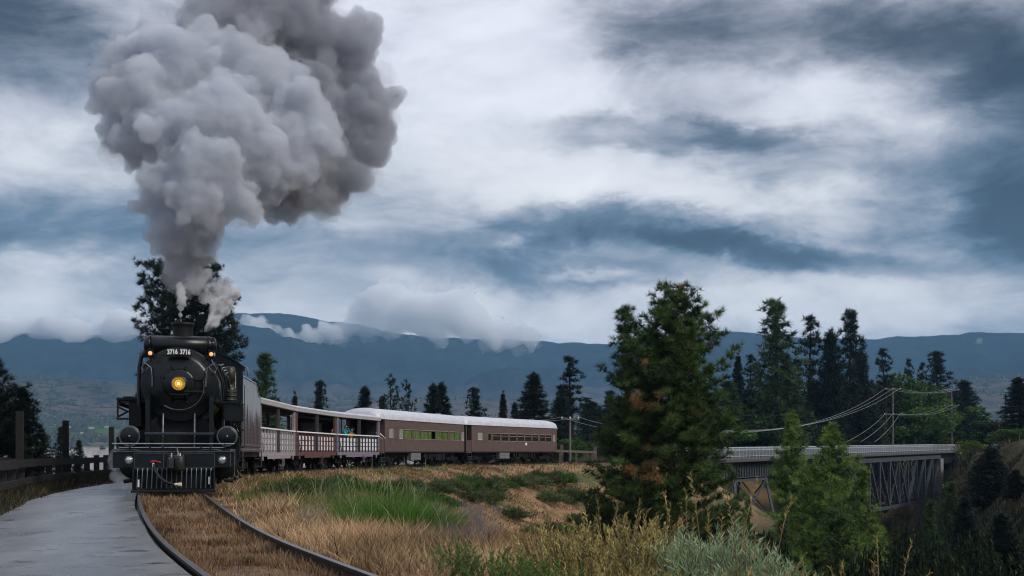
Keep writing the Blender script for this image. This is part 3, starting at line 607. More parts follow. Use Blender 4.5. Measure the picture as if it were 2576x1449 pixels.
    g = MB(); g.bbox(-1.46, -1.32, -.02, .12, 1.04, 1.10, .01); g.bbox(1.28, 1.42, -.02, .12, 1.04, 1.09, .01); g.tube([(1.30, 0, .66), (1.30, .0, 1.02)], .012, 6); g.tube([(1.40, -.02, .40), (1.40, -.02, 1.03)], .016, 6); g.build('bracket', M['dullsteel'], T)['kind'] = 'stuff'
    for x in (-1.12, 1.10):
        o = MB().lathe([(.085, -.05), (.105, -.05), (.105, 0), (.12, .01)], (x, 0, .82), 'y', 28).build('beam_light', M['dullsteel'], T)
        MB().lathe([(0, -.065), (.04, -.062), (.075, -.048), (.09, -.02)], (x, 0, .82), 'y', 24).build('lens', M['chrome'], o)
    # pilot (cow catcher)
    cc = empty('pilot', (0, 0, 0)); cc.parent = T
    f = MB(); f.box(-1.0, .93, -.16, -.06, .56, .625); f.bbox(-1.02, .95, -.62, -.44, .04, .105, .01); f.box(-1.0, -.97, -.5, -.05, .1, .62); f.box(.90, .93, -.5, -.05, .1, .62); f.box(-1.0, .93, -.05, -.02, .1, .56)
    f.build('pilot_frame', BM, cc)
    bar = MB()
    bar.tube([(0, -.14, .60), (0, -.17, .565), (0, -.42, .17), (0, -.50, .11)], [.032, .017, .017, .034], 7)
    bme = bar.mesh('pilot_bar', M['barsteel'])
    for k in range(16):
        o = add('pilot_bar', bme, cc); o.location = (-.90+k*.1155, -.02, 0)
    for x, z in ((-.86, .26), (.80, .32)): MB().box(x-.02, x+.02, -.40, -.385, z-.09, z+.09).build('reflector_strip', M['whitewood'], cc)
    # coupler
    cp = empty('coupler', (0, 0, 0)); cp.parent = T
    g = MB(); g.bbox(-.19, .20, -.14, .05, .52, .95, .03); g.bbox(-.17, .19, -.30, -.1, .58, .86, .05); g.build('coupler_pocket', M['coupler'], cp)
    g = MB(); g.lathe([(0, .55), (.10, .56), (.12, .60), (.12, .88), (.10, .92), (0, .92)], (.10, -.42, 0), 'z', 18); g.bbox(-.19, -.02, -.50, -.26, .58, .90, .05); g.bbox(-.02, .12, -.36, -.2, .60, .88, .04); g.build('knuckle', M['coupler'], cp)
    g = MB(); g.tube([(.0, -.02, 1.13), (.03, -.12, 1.10), (.06, -.3, 1.0), (.06, -.38, .92)], .014, 6); [g.tube([(x, -.24, .84), (x, -.2, .99)], .022, 7) for x in (-.1, .1)]; g.build('uncoupling_lever', M['steel'], cp)
    # air hose
    h = MB().tube([(-.53, -.10, .70), (-.51, -.16, .64), (-.46, -.30, .53), (-.36, -.46, .40), (-.20, -.60, .29), (-.02, -.66, .235), (.06, -.66, .23)], .034, 10).build('air_hose', M['rubber'], T)
    MB().tube([(-.545, -.06, .74), (-.53, -.12, .67), (-.505, -.18, .62)], [.03, .036, .03], 8).build('fitting', M['cream'], h)
    g = MB(); g.tube([(.0, -.66, .236), (.09, -.66, .235)], .036, 10); g.bbox(.07, .17, -.70, -.62, .19, .28, .02); g.build('glad_hand', M['cream'], h)
    MB().tube([(-.60, -.09, .775), (-.56, -.10, .785), (-.50, -.11, .80), (-.42, -.12, .785), (-.35, -.12, .76)], [.02, .026, .014, .012, .012], 7).build('valve_handle', M['red'], h)
    # frames, wheels and rods
    MB().box(-.56, .56, .3, 9.6, .72, 1.05).build('engine_frame', BM, T)
    for sx in (-1, 1):
        o = add('pilot_wheel', WH_S, T); o.location = (sx*.75, 1.15, .42); o.rotation_euler = (0, 0, 0 if sx < 0 else PI)
        for k in range(4):
            o = add('driving_wheel', WH_D, T); o.location = (sx*.75, 3.55+1.58*k, .73); o.rotation_euler = (0, 0, 0 if sx < 0 else PI)
        r = MB(); r.bbox(min(sx*.90, sx*.96), max(sx*.90, sx*.96), 3.45, 8.4, .50, .62, .01); r.bbox(min(sx*.98, sx*1.04), max(sx*.98, sx*1.04), 2.4, 6.7, .66, .78, .01); r.bbox(min(sx*.98, sx*1.06), max(sx*.98, sx*1.06), 2.35, 3.3, .95, 1.02, .01); r.bbox(min(sx*.96, sx*1.10), max(sx*.96, sx*1.10), 2.7, 3.0, .6, 1.0, .02)
        r.build('connecting_rod', M['dullsteel'], T)
    MB().box(-.95, .95, 6.9, 9.4, 1.0, 2.4).build('firebox', BM, T)
    # cab
    cb = empty('cab', (0, 0, 0)); cb.parent = T; y0, y1 = 9.45, 11.4
    def roofz(x): return 3.78 + .60*(1-(abs(x)/1.62)**2.2)
    out = [(x, roofz(x)) for x in np.linspace(-1.62, 1.62, 15)]
    MB().prism(out + [(x, z-.05) for x, z in out[::-1]], 'y', y0-.22, y1+.5).build('cab_roof', B, cb)
    g = MB(); arch = [(x, roofz(x)-.05) for x in np.linspace(-.98, .98, 9)]
    g.prism([(-.98, 3.1)] + arch + [(.98, 3.1)], 'y', y0, y0+.04)
    for sx in (-1, 1):
        A = sorted((sx*.98, sx*1.55)); i0, i1 = sorted((sx*1.03, sx*1.31)); rz = [(x, roofz(x)-.05) for x in np.linspace(A[0], A[1], 5)]
        g.prism([(A[0], 3.62)] + rz + [(A[1], 3.62)], 'y', y0, y0+.04); g.box(A[0], A[1], y0, y0+.04, 1.35, 3.10); g.box(A[0], i0, y0, y0+.04, 3.10, 3.62); g.box(i1, A[1], y0, y0+.04, 3.10, 3.62)
    g.build('cab_front', B, cb)
    for sx in (-1, 1):
        i0, i1 = sorted((sx*1.03, sx*1.31)); f = MB(); [f.bbox(*q, .004) for q in ((i0-.025, i1+.025, y0-.02, y0, 3.60, 3.64), (i0-.025, i1+.025, y0-.02, y0, 3.08, 3.115), (i0-.028, i0+.008, y0-.02, y0, 3.115, 3.60), (i1-.008, i1+.028, y0-.02, y0, 3.115, 3.60))]
        w = f.build('cab_window', M['frame'], cb); MB().box(i0, i1, y0+.005, y0+.012, 3.1, 3.62).build('pane', M['glassdark'], w)
        s = MB(); x = sx*1.55; xa, xb = sorted((x, x-sx*.04)); s.box(xa, xb, y0+.04, y1, 1.35, 2.75); s.box(xa, xb, y0+.04, y0+.4, 2.75, 3.78); s.box(xa, xb, y1-.3, y1, 2.75, 3.78); s.box(xa, xb, y0+.4, y1-.3, 3.55, 3.78); s.build('cab_side', B, cb)
        p = MB(); p.tube([(sx*1.60, y1-.05, 1.2), (sx*1.60, y1-.05, 3.3)], .016, 6); p.tube([(sx*1.60, y0-.2, 3.80), (sx*1.70, y0-.25, 3.74), (sx*1.72, y0-.25, 3.5)], .03, 6); p.tube([(sx*1.52, y0-.10, 1.3), (sx*1.52, y0-.1, 2.3)], .04, 6); p.build('handrail', M['dullsteel'], cb)
        q = MB(); [q.box(min(sx*1.3, sx*1.6), max(sx*1.3, sx*1.6), 10.4, 10.7, z, z+.03) for z in (.45, .8, 1.15)]; q.box(min(sx*1.3, sx*1.33), max(sx*1.3, sx*1.33), 10.4, 10.7, .45, 1.4); q.build('cab_step', BM, cb)
    MB().box(-1.5, 1.5, y0, y1, 1.2, 1.35).build('cab_floor', BM, cb)
    g = MB(); rs = random.Random(3)
    for k in range(26):
        y = 4+k*.24; z = rs.uniform(.45, 1.9); g.tube([(1.25+rs.uniform(-.15, .2), y, z), (1.3+rs.uniform(-.1, .2), y+rs.uniform(-.3, .3), z-.3)], rs.uniform(.02, .05), 6)
    g.build('pipes', M['coupler'], T)['kind'] = 'stuff'
    return T
locomotive()

def tender():
    T, L = place('coal_tender', 12.1, 23.45, .24, .04, 'wet maroon and silver streaked coal tender behind the locomotive', 'tender')
    b = MB(); side = [(0, 1.06), (L, 1.06), (L, 3.40), (L-1.2, 3.42), (L-1.9, 3.55), (L-2.6, 3.78), (L-3.0, 3.86), (0, 3.70)]
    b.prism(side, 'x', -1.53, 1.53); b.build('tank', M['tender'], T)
    g = MB()
    for sx in (-1, 1):
        for k in range(14): y = .15+k*(L-.3)/13; top = np.interp(y, [0, L-3, L-1.2, L], [3.68, 3.83, 3.40, 3.38]); g.box(min(sx*1.53, sx*1.552), max(sx*1.53, sx*1.552), y-.05, y+.05, 1.30, top)
        g.bbox(min(sx*1.53, sx*1.575), max(sx*1.53, sx*1.575), 0, L, 1.22, 1.30, .006); g.bbox(min(sx*1.53, sx*1.60), max(sx*1.53, sx*1.60), 0, L, 1.02, 1.12, .01)
        yy = np.linspace(0, L, 30); zz = np.interp(yy, [q[0] for q in side[:1:-1]], [q[1] for q in side[:1:-1]])
        g.tube([(sx*1.54, y, z) for y, z in zip(yy, zz)], .03, 6)
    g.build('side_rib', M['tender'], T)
    r = MB()
    for k in range(14):
        y = .15+k*(L-.3)/13
        for z in np.arange(1.4, 3.4, .16): r.lathe([(.014, 0), (.012, .012), (0, .018)], (1.552, y, z), 'x', 5)
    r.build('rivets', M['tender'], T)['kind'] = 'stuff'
    c = MB(); rs = random.Random(5)
    for k in range(160):
        p = Vector((rs.uniform(-1.3, 1.3), rs.uniform(.3, L-3), 3.62+rs.uniform(0, .15))); q = rs.uniform(.08, .18)
        c.raw([p+Vector(v)*q*rs.uniform(.7, 1.2) for v in ((1,0,0),(-1,0,0),(0,1,0),(0,-1,0),(0,0,1),(0,0,-1))], [(0,2,4),(2,1,4),(1,3,4),(3,0,4),(2,0,5),(1,2,5),(3,1,5),(0,3,5)])
    c.build('coal', M['blackmatt'], T)['kind'] = 'stuff'
    MB().box(-1.2, 1.2, .2, L-.2, .82, 1.06).build('tender_frame', M['blackmatt'], T)
    for y in (2.2, L-2.4): truck(T, y, 1.75)
    s = MB()
    for y in (.25, L-.4):
        for z in (.35, .7): s.box(1.3, 1.62, y, y+.3, z, z+.03)
        s.bar((1.6, y, .35), (1.6, y, 1.05), .03, .03); s.bar((1.6, y+.3, .35), (1.6, y+.3, 1.05), .03, .03)
    s.build('step', M['dullsteel'], T); return T
tender()

def open_car(sA, sB, tone, label, kind):
    post = {'grey': M['greywood'], 'red': M['redwood'], 'slate': M['slate']}[kind]
    T, L = place('open_air_car', sA, sB, 0, 0, label, 'railway car', 'open sided cars of the train')
    W = 1.45
    MB().box(-W, W, .1, L-.1, .78, .95).build('deck', M['darkwood'], T)
    for sx in (-1, 1):
        x = sx*W; X = lambda a, b: tuple(sorted((x+sx*a, x+sx*b)))
        f = MB().bbox(*X(0, .06), .05, L-.05, .80, .99, .012)
        for y in np.linspace(.8, L-.8, 4): f.prism([(y-.16, .80), (y+.16, .80), (y+.11, .62), (y-.11, .62)], 'x', *X(.0, .055))
        f.bbox(*X(0.061, .085), 1.8, L-1.8, .68, .90, .01)
        f.build('side_sill', post, T)
        for k in range(3):                                       # white boards behind the stakes
            for h, (ya, yb) in enumerate(((.25, L/2-.3), (L/2+.3, L-.25))):
                z = 1.10+k*.28; MB().bbox(*X(-.05, -.02), ya, yb, z, z+.235, .006).build('plank', M['whitewood'], T)
        MB().bbox(*X(-.05, -.02), .25, L-.25, .985, 1.085, .005).build('skirt_board', post, T)
        st = MB().bbox(*X(.0, .075), -.035, .035, .99, 2.06, .008).mesh('stake', post if kind != 'slate' else M['darkwood'])
        n = 13
        for k in range(n):
            y = .55+k*(L-1.1)/(n-1)
            if abs(y-L/2) < .25: continue
            o = add('stake', st, T); o.location = (0, y, 0)
        MB().bbox(*X(-.06, .10), .1, L-.1, 2.06, 2.13, .01).build('top_rail', M['whitewood'] if sx > 0 else M['fascia'], T)
        for k, y in enumerate((.1, .33, L/2-.14, L/2+.14, L-.33, L-.1)):
            MB().bbox(*X(-.07, .06), y-.055, y+.055, .99, 3.22, .01).build('roof_post', post if k in (0, 1, 4, 5) else M['darkwood'], T)
        for e, y in ((0, .22), (1, L-.22)):                      # closed corner panel and ladder rungs
            MB().box(*X(-.03, .03), y-.16, y+.16, .99, 3.22).build('corner_panel', post, T)
            [MB().tube([(x+sx*.11, y-.14, z), (x+sx*.11, y+.14, z)], .014, 6).build('rung', M['dullsteel'], T) for z in np.arange(1.1, 2.3, .3)]
        MB().bar((x+sx*.03, .5, 1.95), (x+sx*.03, 1.1, 1.0), .04, .06).build('diagonal_brace', post, T)
        if sx < 0:
            for z in (2.38, 2.62, 2.86): MB().tube([(x, .1, z), (x, L-.1, z)], .016, 6).build('guard_rail', M['whitewood'], T)
        MB().bbox(*X(-.03, .14), -.05, L+.05, 3.17, 3.36, .015).build('eave_board', M['fascia'], T)
    for y in (.35, L-.35): MB().box(-1.38, 1.38, y-.03, y+.03, .99, 2.1).build('end_wall', post, T)
    r = MB(); xs = np.linspace(-1.60, 1.60, 9); zc = lambda x: 3.40+.20*(1-(x/1.6)**2)
    r.prism([(x, zc(x)) for x in xs] + [(x, zc(x)-.05) for x in xs[::-1]], 'y', -.08, L+.08)
    for k in range(int(L/.42)):
        y = .1+k*.42; r.raw([(x, y, zc(x)+.002) for x in xs] + [(x, y+.03, zc(x)+.03) for x in xs] + [(x, y+.06, zc(x)+.002) for x in xs], [(i+j*9, i+1+j*9, i+10+j*9, i+9+j*9) for j in range(2) for i in range(8)])
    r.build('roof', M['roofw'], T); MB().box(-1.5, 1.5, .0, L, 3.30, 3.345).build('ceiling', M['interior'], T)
    for k in range(4):
        y = 1.5+k*(L-3)/3; g = MB(); g.bbox(-.2, .2, y-.8, y+.8, 1.38, 1.44, .01); g.bbox(-.03, .03, y-.8, y+.8, 1.44, 1.90, .01); [g.box(-.15, .15, y+q-.04, y+q+.04, .95, 1.38) for q in (-.6, .6)]; g.build('bench', M['darkwood'], T)
    MB().box(-.5, .5, .3, L-.3, .55, .78).build('centre_sill', M['blackmatt'], T)
    for y in (1.9, L-1.9): truck(T, y, 1.7)
    g = MB(); y = L*.56; [g.box(1.35, 1.6, y, y+.35, z, z+.03) for z in (.35, .65)]; g.bar((1.58, y, .35), (1.58, y, .8), .03, .03); g.bar((1.58, y+.35, .35), (1.58, y+.35, .8), .03, .03); g.build('step', post, T)
    return T, L
M['slate'] = mat('slate_grey_wood', (.20, .175, .22), .75, 0, .4, 7, .4, 40)
CARS = [open_car(24.0, 34.35, 0, 'open sided car with grey posts and white boards, next to the tender', 'grey'),
        open_car(34.65, 44.75, 0, 'open sided car with red brown posts, middle of the three', 'red'),
        open_car(45.05, 54.9, 0, 'open sided car with slate posts and passengers leaning on its rail', 'slate')]
# a dark partition on the far side of the third car
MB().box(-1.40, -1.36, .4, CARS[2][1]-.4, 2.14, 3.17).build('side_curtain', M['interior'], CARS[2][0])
MB().bbox(-1.3, -.2, .9, 2.2, 2.0, 2.85, .03).build('notice_panel', M['maroon'], CARS[2][0])

def coach(sA, sB, label, wins, glassk, kind):
    T, L = place('passenger_coach', sA, sB, 0, 0, label, 'railway coach', 'maroon coaches of the train')
    W = 1.49; y0 = .95; z0, z1 = 1.03, 3.34
    # side walls with real openings
    for sx in (-1, 1):
        xa, xb = sorted((sx*W, sx*(W-.06))); g = MB(); zb, zt = 1.98, 2.65
        cur = y0
        g.box(xa, xb, y0, L-y0*.15, z0, zb); g.box(xa, xb, y0, L-y0*.15, zt, z1)
        for (a, b, zz0, zz1, k) in wins:
            g.box(xa, xb, cur, a, zb, zt); cur = b
            if zz0 > zb: g.box(xa, xb, a, b, zb, zz0)
            if zz1 < zt: g.box(xa, xb, a, b, zz1, zt)
        g.box(xa, xb, cur, L-y0*.15, zb, zt)
        for z in (1.92, 2.74): g.box(min(sx*W, sx*(W+.012)), max(sx*W, sx*(W+.012)), y0, L-y0*.15, z, z+.05)
        sw = g.build('side_wall', M['maroon'], T)
        for (a, b, zz0, zz1, k) in wins:
            f = MB(); t = .035; xo, xi = sorted((sx*(W+.018), sx*(W-.03)))
            for q in ((a-.01, b+.01, zz1-t, zz1+.015), (a-.03, b+.03, zz0-.03, zz0+.02), (a-.012, a+t, zz0+.02, zz1-t), (b-t, b+.012, zz0+.02, zz1-t)): f.bbox(xo, xi, q[0], q[1], q[2], q[3], .004)
            w = f.build('window', M['maroon'] if k != 'p' else M['frame'], T)
            top = MB().box(min(sx*(W+.019), sx*(W+.03)), max(sx*(W+.019), sx*(W+.03)), a-.02, b+.02, zz1+.016, zz1+.04); top.box(min(sx*(W+.019), sx*(W+.03)), max(sx*(W+.019), sx*(W+.03)), a-.03, b+.03, zz0-.05, zz0-.031); top.build('sill', M['frame'], w)
            if k == 'open' and sx > 0: MB().box(xa+.02, xa+.03, a+.03, a+(b-a)*.45, zz0, zz1).build('pane', M['glassgreen'], w); continue
            pm = {'p': M['glasspale'], 'd': M['glassdark'], 'g': M['glassgreen'], 'open': M['glassgreen']}[k]
            MB().box(xa+.02, xa+.03, a+.02, b-.02, zz0, zz1).build('pane', pm, w)
            if k in 'gd' and b-a > .8:
                MB().box(xa+.032 if sx > 0 else xa+.008, xa+.040 if sx > 0 else xa+.016, a+.02, b-.02, (zz0+zz1)/2+.10, (zz0+zz1)/2+.125).build('sash_bar', M['frame'] if k == 'd' else M['maroon'], w)
    MB().box(-W+.06, W-.06, y0, y0+.05, z0, z1).build('end_wall', M['maroon'], T); MB().box(-W+.06, W-.06, L-.2, L-.15, z0, z1).build('end_wall', M['maroon'], T)
    MB().box(-W+.06, W-.06, y0, L-.15, z0-.08, z0).build('floor', M['interior'], T)
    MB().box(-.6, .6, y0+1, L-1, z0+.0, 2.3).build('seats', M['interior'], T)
    # open vestibule at the near end: corner posts, gate, door opening
    v = MB(); [v.bbox(min(sx*W, sx*(W-.09)), max(sx*W, sx*(W-.09)), .0, .10, z0, z1, .01) for sx in (-1, 1)]; v.box(-W+.1, W-.1, .0, .05, z0, 2.0); v.box(-W, W, 0, y0, z0-.1, z0-.02); v.build('vestibule', M['maroon'], T)
    for sx in (-1, 1):
        d = MB(); xa, xb = sorted((sx*(W-.02), sx*(W-.06))); d.box(xa, xb, .11, y0-.01, z0, 1.98); d.bbox(xa-.01, xb+.03, .10, y0-.01, 1.95, 2.0, .005); [d.bbox(*sorted((sx*(W-.02), sx*W)), yy, yy+.06, z0+.08, 1.9, .005) for yy in np.linspace(.18, y0-.14, 4)]; d.build('vestibule_door', M['maroon'], T)
    bellows = MB().box(-.55, .55, -.32, 0, z0, 3.2); [bellows.box(-.6, .6, -.30+k*.1, -.27+k*.1, z0, 3.25) for k in range(3)]; bellows.build('gangway', M['interior'], T)
    # roof
    n = 17; th = np.linspace(0, PI, n); prof = [(1.53*math.cos(t), 3.33+.80*math.sin(t)**.72) for t in th]
    vs = []; fs = []; rows = [(-.12, .86, .55), (.05, .96, .90), (.45, 1, .985), (1.0, 1, 1), (L-.6, 1, 1), (L-.12, .985, .95), (L+.08, .90, .70)]
    for (yy, a, h) in rows: vs += [(x*a, yy, 3.33+(z-3.33)*h) for x, z in prof]
    fs = [(r*n+i, r*n+i+1, (r+1)*n+i+1, (r+1)*n+i) for r in range(len(rows)-1) for i in range(n-1)]; fs += [tuple(range(n)), tuple(range((len(rows)-1)*n, len(rows)*n))[::-1]]
    g = MB(); g.raw(vs, fs, True); g.bbox(1.50, 1.56, .0, L, 3.31, 3.36, .008); g.bbox(-1.56, -1.50, .0, L, 3.31, 3.36, .008); rf = g.build('roof', M['roofw'], T)
    [MB().bbox(x-.16, x+.16, y, y+.5, 4.09, 4.2, .03).build('roof_vent', M['greybox'], rf) for x, y in ((.35, 1.6), (.35, L*.34), (.35, L*.55), (.35, L*.8))]; g = MB(); g.box(-.25, .25, .9, 2.4, 4.12, 4.17); [g.tube([(.95, y, 3.86), (.99, y+.1, 3.93), (.95, y+.2, 3.86), (.90, y+.3, 3.94)], .012, 5) for y in (2.3, L*.13+2)]; g.build('roof_hatch', M['greybox'], rf)
    # underframe
    MB().box(-.9, .9, .8, L-.8, .75, .95).build('underframe', M['blackmatt'], T)
    MB().bbox(1.05, 1.42, L*.34, L*.34+2.0, .38, .93, .02).build('battery_box', M['greybox'], T); [MB().box(1.42, 1.435, L*.34+.06+k*.65, L*.34+.6+k*.65, .66, .9).build('box_door', M['greybox'], T) for k in range(3)]; MB().box(1.42, 1.43, L*.34+.06, L*.34+1.94, .42, .62).build('box_door', M['greybox'], T)
    g = MB(); rs = random.Random(int(L*10))
    for k in range(9): y = L*.5+k*.55; g.bbox(.9, 1.3, y, y+rs.uniform(.2, .5), rs.uniform(.3, .6), .9, .02)
    g.build('undergear', M['blackmatt'], T)['kind'] = 'stuff'
    s = MB(); [s.box(1.2, 1.55, .2, .85, z, z+.03) for z in (.3, .6, .9)]; s.bar((1.53, .2, .3), (1.53, .2, 1.0), .03, .03); s.bar((1.53, .85, .3), (1.53, .85, 1.0), .03, .03); s.build('step', M['dullsteel'], T)
    [MB().tube([(W+.06, L-.55, z), (W+.06, L-.30, z)], .014, 6).build('rung', M['dullsteel'], T) for z in (1.25, 1.5, 1.75)]
    for y in (2.3, L-2.0): truck(T, y, 2.3)
    for wd, fy in (('KETTLE', .40), ('VALLEY', .50), ('STEAM', .595), ('RAILWAY', .70)): o = add('lettering', text_mesh(wd, .20, .004, M['gold'], .0, 1.0), T); o.scale = (1.5, 1, 1); o.location = (W+.006, L*fy, 3.08); o.rotation_euler = (PI/2, 0, PI/2)
    return T, L
M['gold'] = mat('faded_gold_paint', (.20, .13, .07), .5, 0, .3, 8)
def unproj(Xs, sA, sB):
    return [0]
W1 = [(1.8,2.5,2.08,2.62,'p'),(3.75,4.3,2.0,2.62,'p'),(4.7,6.2,2.0,2.64,'g'),(6.5,8.0,2.0,2.64,'g'),(8.2,9.7,2.0,2.64,'g'),(9.8,11.35,2.0,2.64,'open'),(11.5,12.9,2.0,2.64,'g'),(13.0,14.3,2.0,2.64,'g'),(14.7,15.95,2.0,2.64,'g'),(16.05,17.2,2.0,2.64,'g'),(17.75,18.35,2.0,2.62,'p')]
W2 = [(2.1,2.9,2.08,2.62,'p'),(4.0,4.6,2.0,2.64,'d'),(4.95,6.35,2.0,2.64,'d'),(6.65,8.0,2.0,2.64,'d'),(8.3,9.7,2.0,2.64,'d'),(9.95,11.3,2.0,2.64,'d'),(11.55,12.9,2.0,2.64,'d'),(13.1,14.4,2.0,2.64,'d'),(14.8,16.0,2.0,2.64,'d'),(16.2,17.45,2.0,2.64,'d'),(17.95,18.35,2.08,2.62,'p')]
K1, L1 = coach(55.15, 73.75, 'maroon coach with green tinted windows, coupled behind the open cars', W1, 'g', 1)
K2, L2 = coach(74.35, 93.3, 'maroon coach with dark windows, last of the train', W2, 'd', 2)
MB().box(1.493, 1.498, 11.6, 11.95, 1.62, 1.86).build('notice', M['white'], K2)

# ---------------------------------------------------------------- passengers
M['skin'] = mat('skin', (.46, .28, .20), .6, 0, .1, 30); M['hair'] = mat('dark_hair', (.03, .02, .015), .7, 0, .3, 40)
M['trousers'] = mat('dark_trousers', (.03, .035, .05), .8, 0, .2, 20)
def skin_body(J, E, m, name, parent, root=0, sub=1):
    me = bpy.data.meshes.new(name); me.from_pydata([j[0] for j in J], E, []); o = bpy.data.objects.new(name, me); COL.objects.link(o)
    md = o.modifiers.new('s', 'SKIN'); md.use_smooth_shade = True
    for k, v in enumerate(me.skin_vertices[0].data): v.radius = (J[k][1], J[k][1] if len(J[k]) < 3 else J[k][2]); v.use_root = (k == root)
    sb = o.modifiers.new('b', 'SUBSURF'); sb.levels = sb.render_levels = sub
    dg = bpy.context.evaluated_depsgraph_get(); r = bpy.data.meshes.new_from_object(o.evaluated_get(dg)); bpy.data.objects.remove(o)
    r.materials.clear(); r.materials.append(m); r.name = name; return add(name, r, parent)
def person(loc, rz, shirt, label, arms, hair=None, lean=0, cap=None, scale=1.0):
    """faces local +x; arms: for left (y>0) and right (y<0) the elbow and wrist points"""
    P = empty('person', loc, rz, label, 'person', 'passengers on the train'); P.scale = (scale,)*3
    sh = mat('shirt_%d' % len(bpy.data.materials), shirt, .8, 0, .12, 20); hx = lean
    J = [((0, 0, .96), .125, .16), ((hx*.4, 0, 1.15), .11, .15), ((hx*.8, 0, 1.36), .12, .18), ((hx, 0, 1.47), .055, .06), ((hx+.01, 0, 1.53), .05)]
    E = [(0, 1), (1, 2), (2, 3), (3, 4)]
    for s, (el, wr) in zip((1, -1), arms):
        k = len(J); J += [((hx*.8, s*.175, 1.40), .062), ((el[0]+hx*.8, el[1], el[2]), .048), ((wr[0]+hx*.8, wr[1], wr[2]), .034)]; E += [(2, k), (k, k+1), (k+1, k+2)]
    body = skin_body(J, E, sh, 'body', P)
    J = [((0, 0, .95), .13, .16)]; E = []
    for s in (1, -1): k = len(J); J += [((0, s*.09, .86), .085), ((.02, s*.10, .48), .06), ((0, s*.10, .09), .045), ((.12, s*.11, .04), .04)]; E += [(0, k), (k, k+1), (k+1, k+2), (k+2, k+3)]
    skin_body(J, E, M['trousers'], 'trousers', P)
    h = MB(); h.lathe([(0, -.125), (.045, -.115), (.07, -.07), (.078, 0), (.085, .05), (.075, .095), (.04, .12), (0, .125)], (hx+.035, 0, 1.645), 'z', 16)
    h.raw([(hx+.115, -.014, 1.62), (hx+.115, .014, 1.62), (hx+.142, 0, 1.622), (hx+.108, 0, 1.665)], [(0, 1, 2), (1, 3, 2), (3, 0, 2)])
    for s in (1, -1): h.lathe([(0, -.008), (.02, -.005), (.025, .005), (0, .012)], (hx+.03, s*.082, 1.635), 'y', 8)
    hd = h.build('head', M['skin'], P)
    e = MB(); [e.box(hx+.108, hx+.117, s*.032-.012, s*.032+.012, 1.648, 1.662) for s in (1, -1)]; e.box(hx+.105, hx+.113, -.022, .022, 1.578, 1.588); e.build('face', M['hair'], hd)
    c = MB(); c.lathe([(.086, -.02), (.095, .03), (.085, .09), (.045, .128), (0, .135)], (hx+.022, 0, 1.655), 'z', 16)
    if cap: c.raw([(hx+.08, -.07, 1.69), (hx+.2, -.05, 1.675), (hx+.2, .05, 1.675), (hx+.08, .07, 1.69), (hx+.08, -.07, 1.705), (hx+.2, -.05, 1.688), (hx+.2, .05, 1.688), (hx+.08, .07, 1.705)], [(0, 1, 2, 3), (4, 5, 6, 7), (0, 1, 5, 4), (1, 2, 6, 5), (2, 3, 7, 6)])
    c.build('cap' if cap else 'hair', mat('cap_%d' % len(bpy.data.materials), cap, .7) if cap else (hair or M['hair']), P)
    for s, (el, wr) in zip((1, -1), arms):
        el, wr = Vector(el), Vector(wr); d = (wr-el).normalized(); b = MB(); w = wr+Vector((hx*.8, 0, 0)); side = d.cross(Vector((0, s, .2))).normalized(); lat = d.cross(side)
        b.tube([w, w+d*.05, w+d*.09], [.028, .036, .03], 8)
        for f, (o_, ln) in enumerate(((-.027, .07), (-.009, .08), (.009, .075), (.027, .055))): b.tube([w+d*.085+lat*o_, w+d*(.085+ln*.55)+lat*o_+side*.01, w+d*(.085+ln*.8)+lat*o_+side*.035], [.0095, .009, .007], 6)
        b.tube([w+d*.04-lat*.035, w+d*.07-lat*.055+side*.01, w+d*.10-lat*.05+side*.03], [.012, .011, .008], 6); b.build('hand', M['skin'], P)
    return P
def on(s, d, z): return at(s, d, z)
RAISED = (((.20, .27, 1.30), (.24, .06, 1.58)), ((.20, -.27, 1.30), (.24, -.06, 1.58)))
ONRAIL = (((.06, .26, 1.18), (.30, .20, 1.16)), ((.06, -.26, 1.18), (.30, -.20, 1.16)))
def face(s): return -float(np.interp(s, TR[:, 0], TR[:, 3]))
cp = person(on(48.6, 1.02, .95), face(48.6)-.75, (.02, .36, .42), 'person in a turquoise shirt holding a camera up at the rail', RAISED, lean=.06)
MB().bbox(.29, .34, -.065, .065, 1.60, 1.69, .01).lathe([(.03, 0), (.03, .06), (0, .06)], (.33, 0, 1.64), 'x', 12).build('camera', M['rubber'], cp)
person(on(50.0, 1.05, .95), face(50.0)-1.2, (.62, .34, .02), 'person in a yellow shirt leaning an arm over the rail', (((.14, .28, 1.22), (.36, .30, 1.14)), ((.06, -.26, 1.18), (.28, -.22, 1.14))), lean=.1, scale=.90)
person(on(46.6, .95, .95), face(46.6)-.4, (.42, .02, .04), 'person in a red shirt beside the one in turquoise', ONRAIL, lean=.04, scale=.93)
person(on(45.7, .9, .95), face(45.7)-.5, (.30, .22, .24), 'person in a pale pink top at the front corner post of the last open car', ONRAIL, lean=.08, scale=.84)
person(on(53.2, .15, .95), face(53.2)-.9, (.03, .03, .05), 'person in dark clothes and a blue cap standing under the roof', ONRAIL, cap=(.02, .20, .42))
person(on(55.62, 1.12, 1.0), face(55.6)-.35, (.70, .68, .72), 'person in a white shirt reaching an arm out of the coach doorway', (((.16, .28, 1.22), (.44, .26, 1.02)), ((.10, -.22, 1.22), (.40, -.12, 1.02))), lean=.1, scale=.95)
person(at(65.55, 1.05, 1.02), face(65.5)-.5, (.72, .72, .74), 'person in a white shirt leaning out of the coach window', (((.18, .22, 1.22), (.42, .16, 1.10)), ((.18, -.22, 1.26), (.34, -.06, 1.40))), lean=.30, scale=.93)
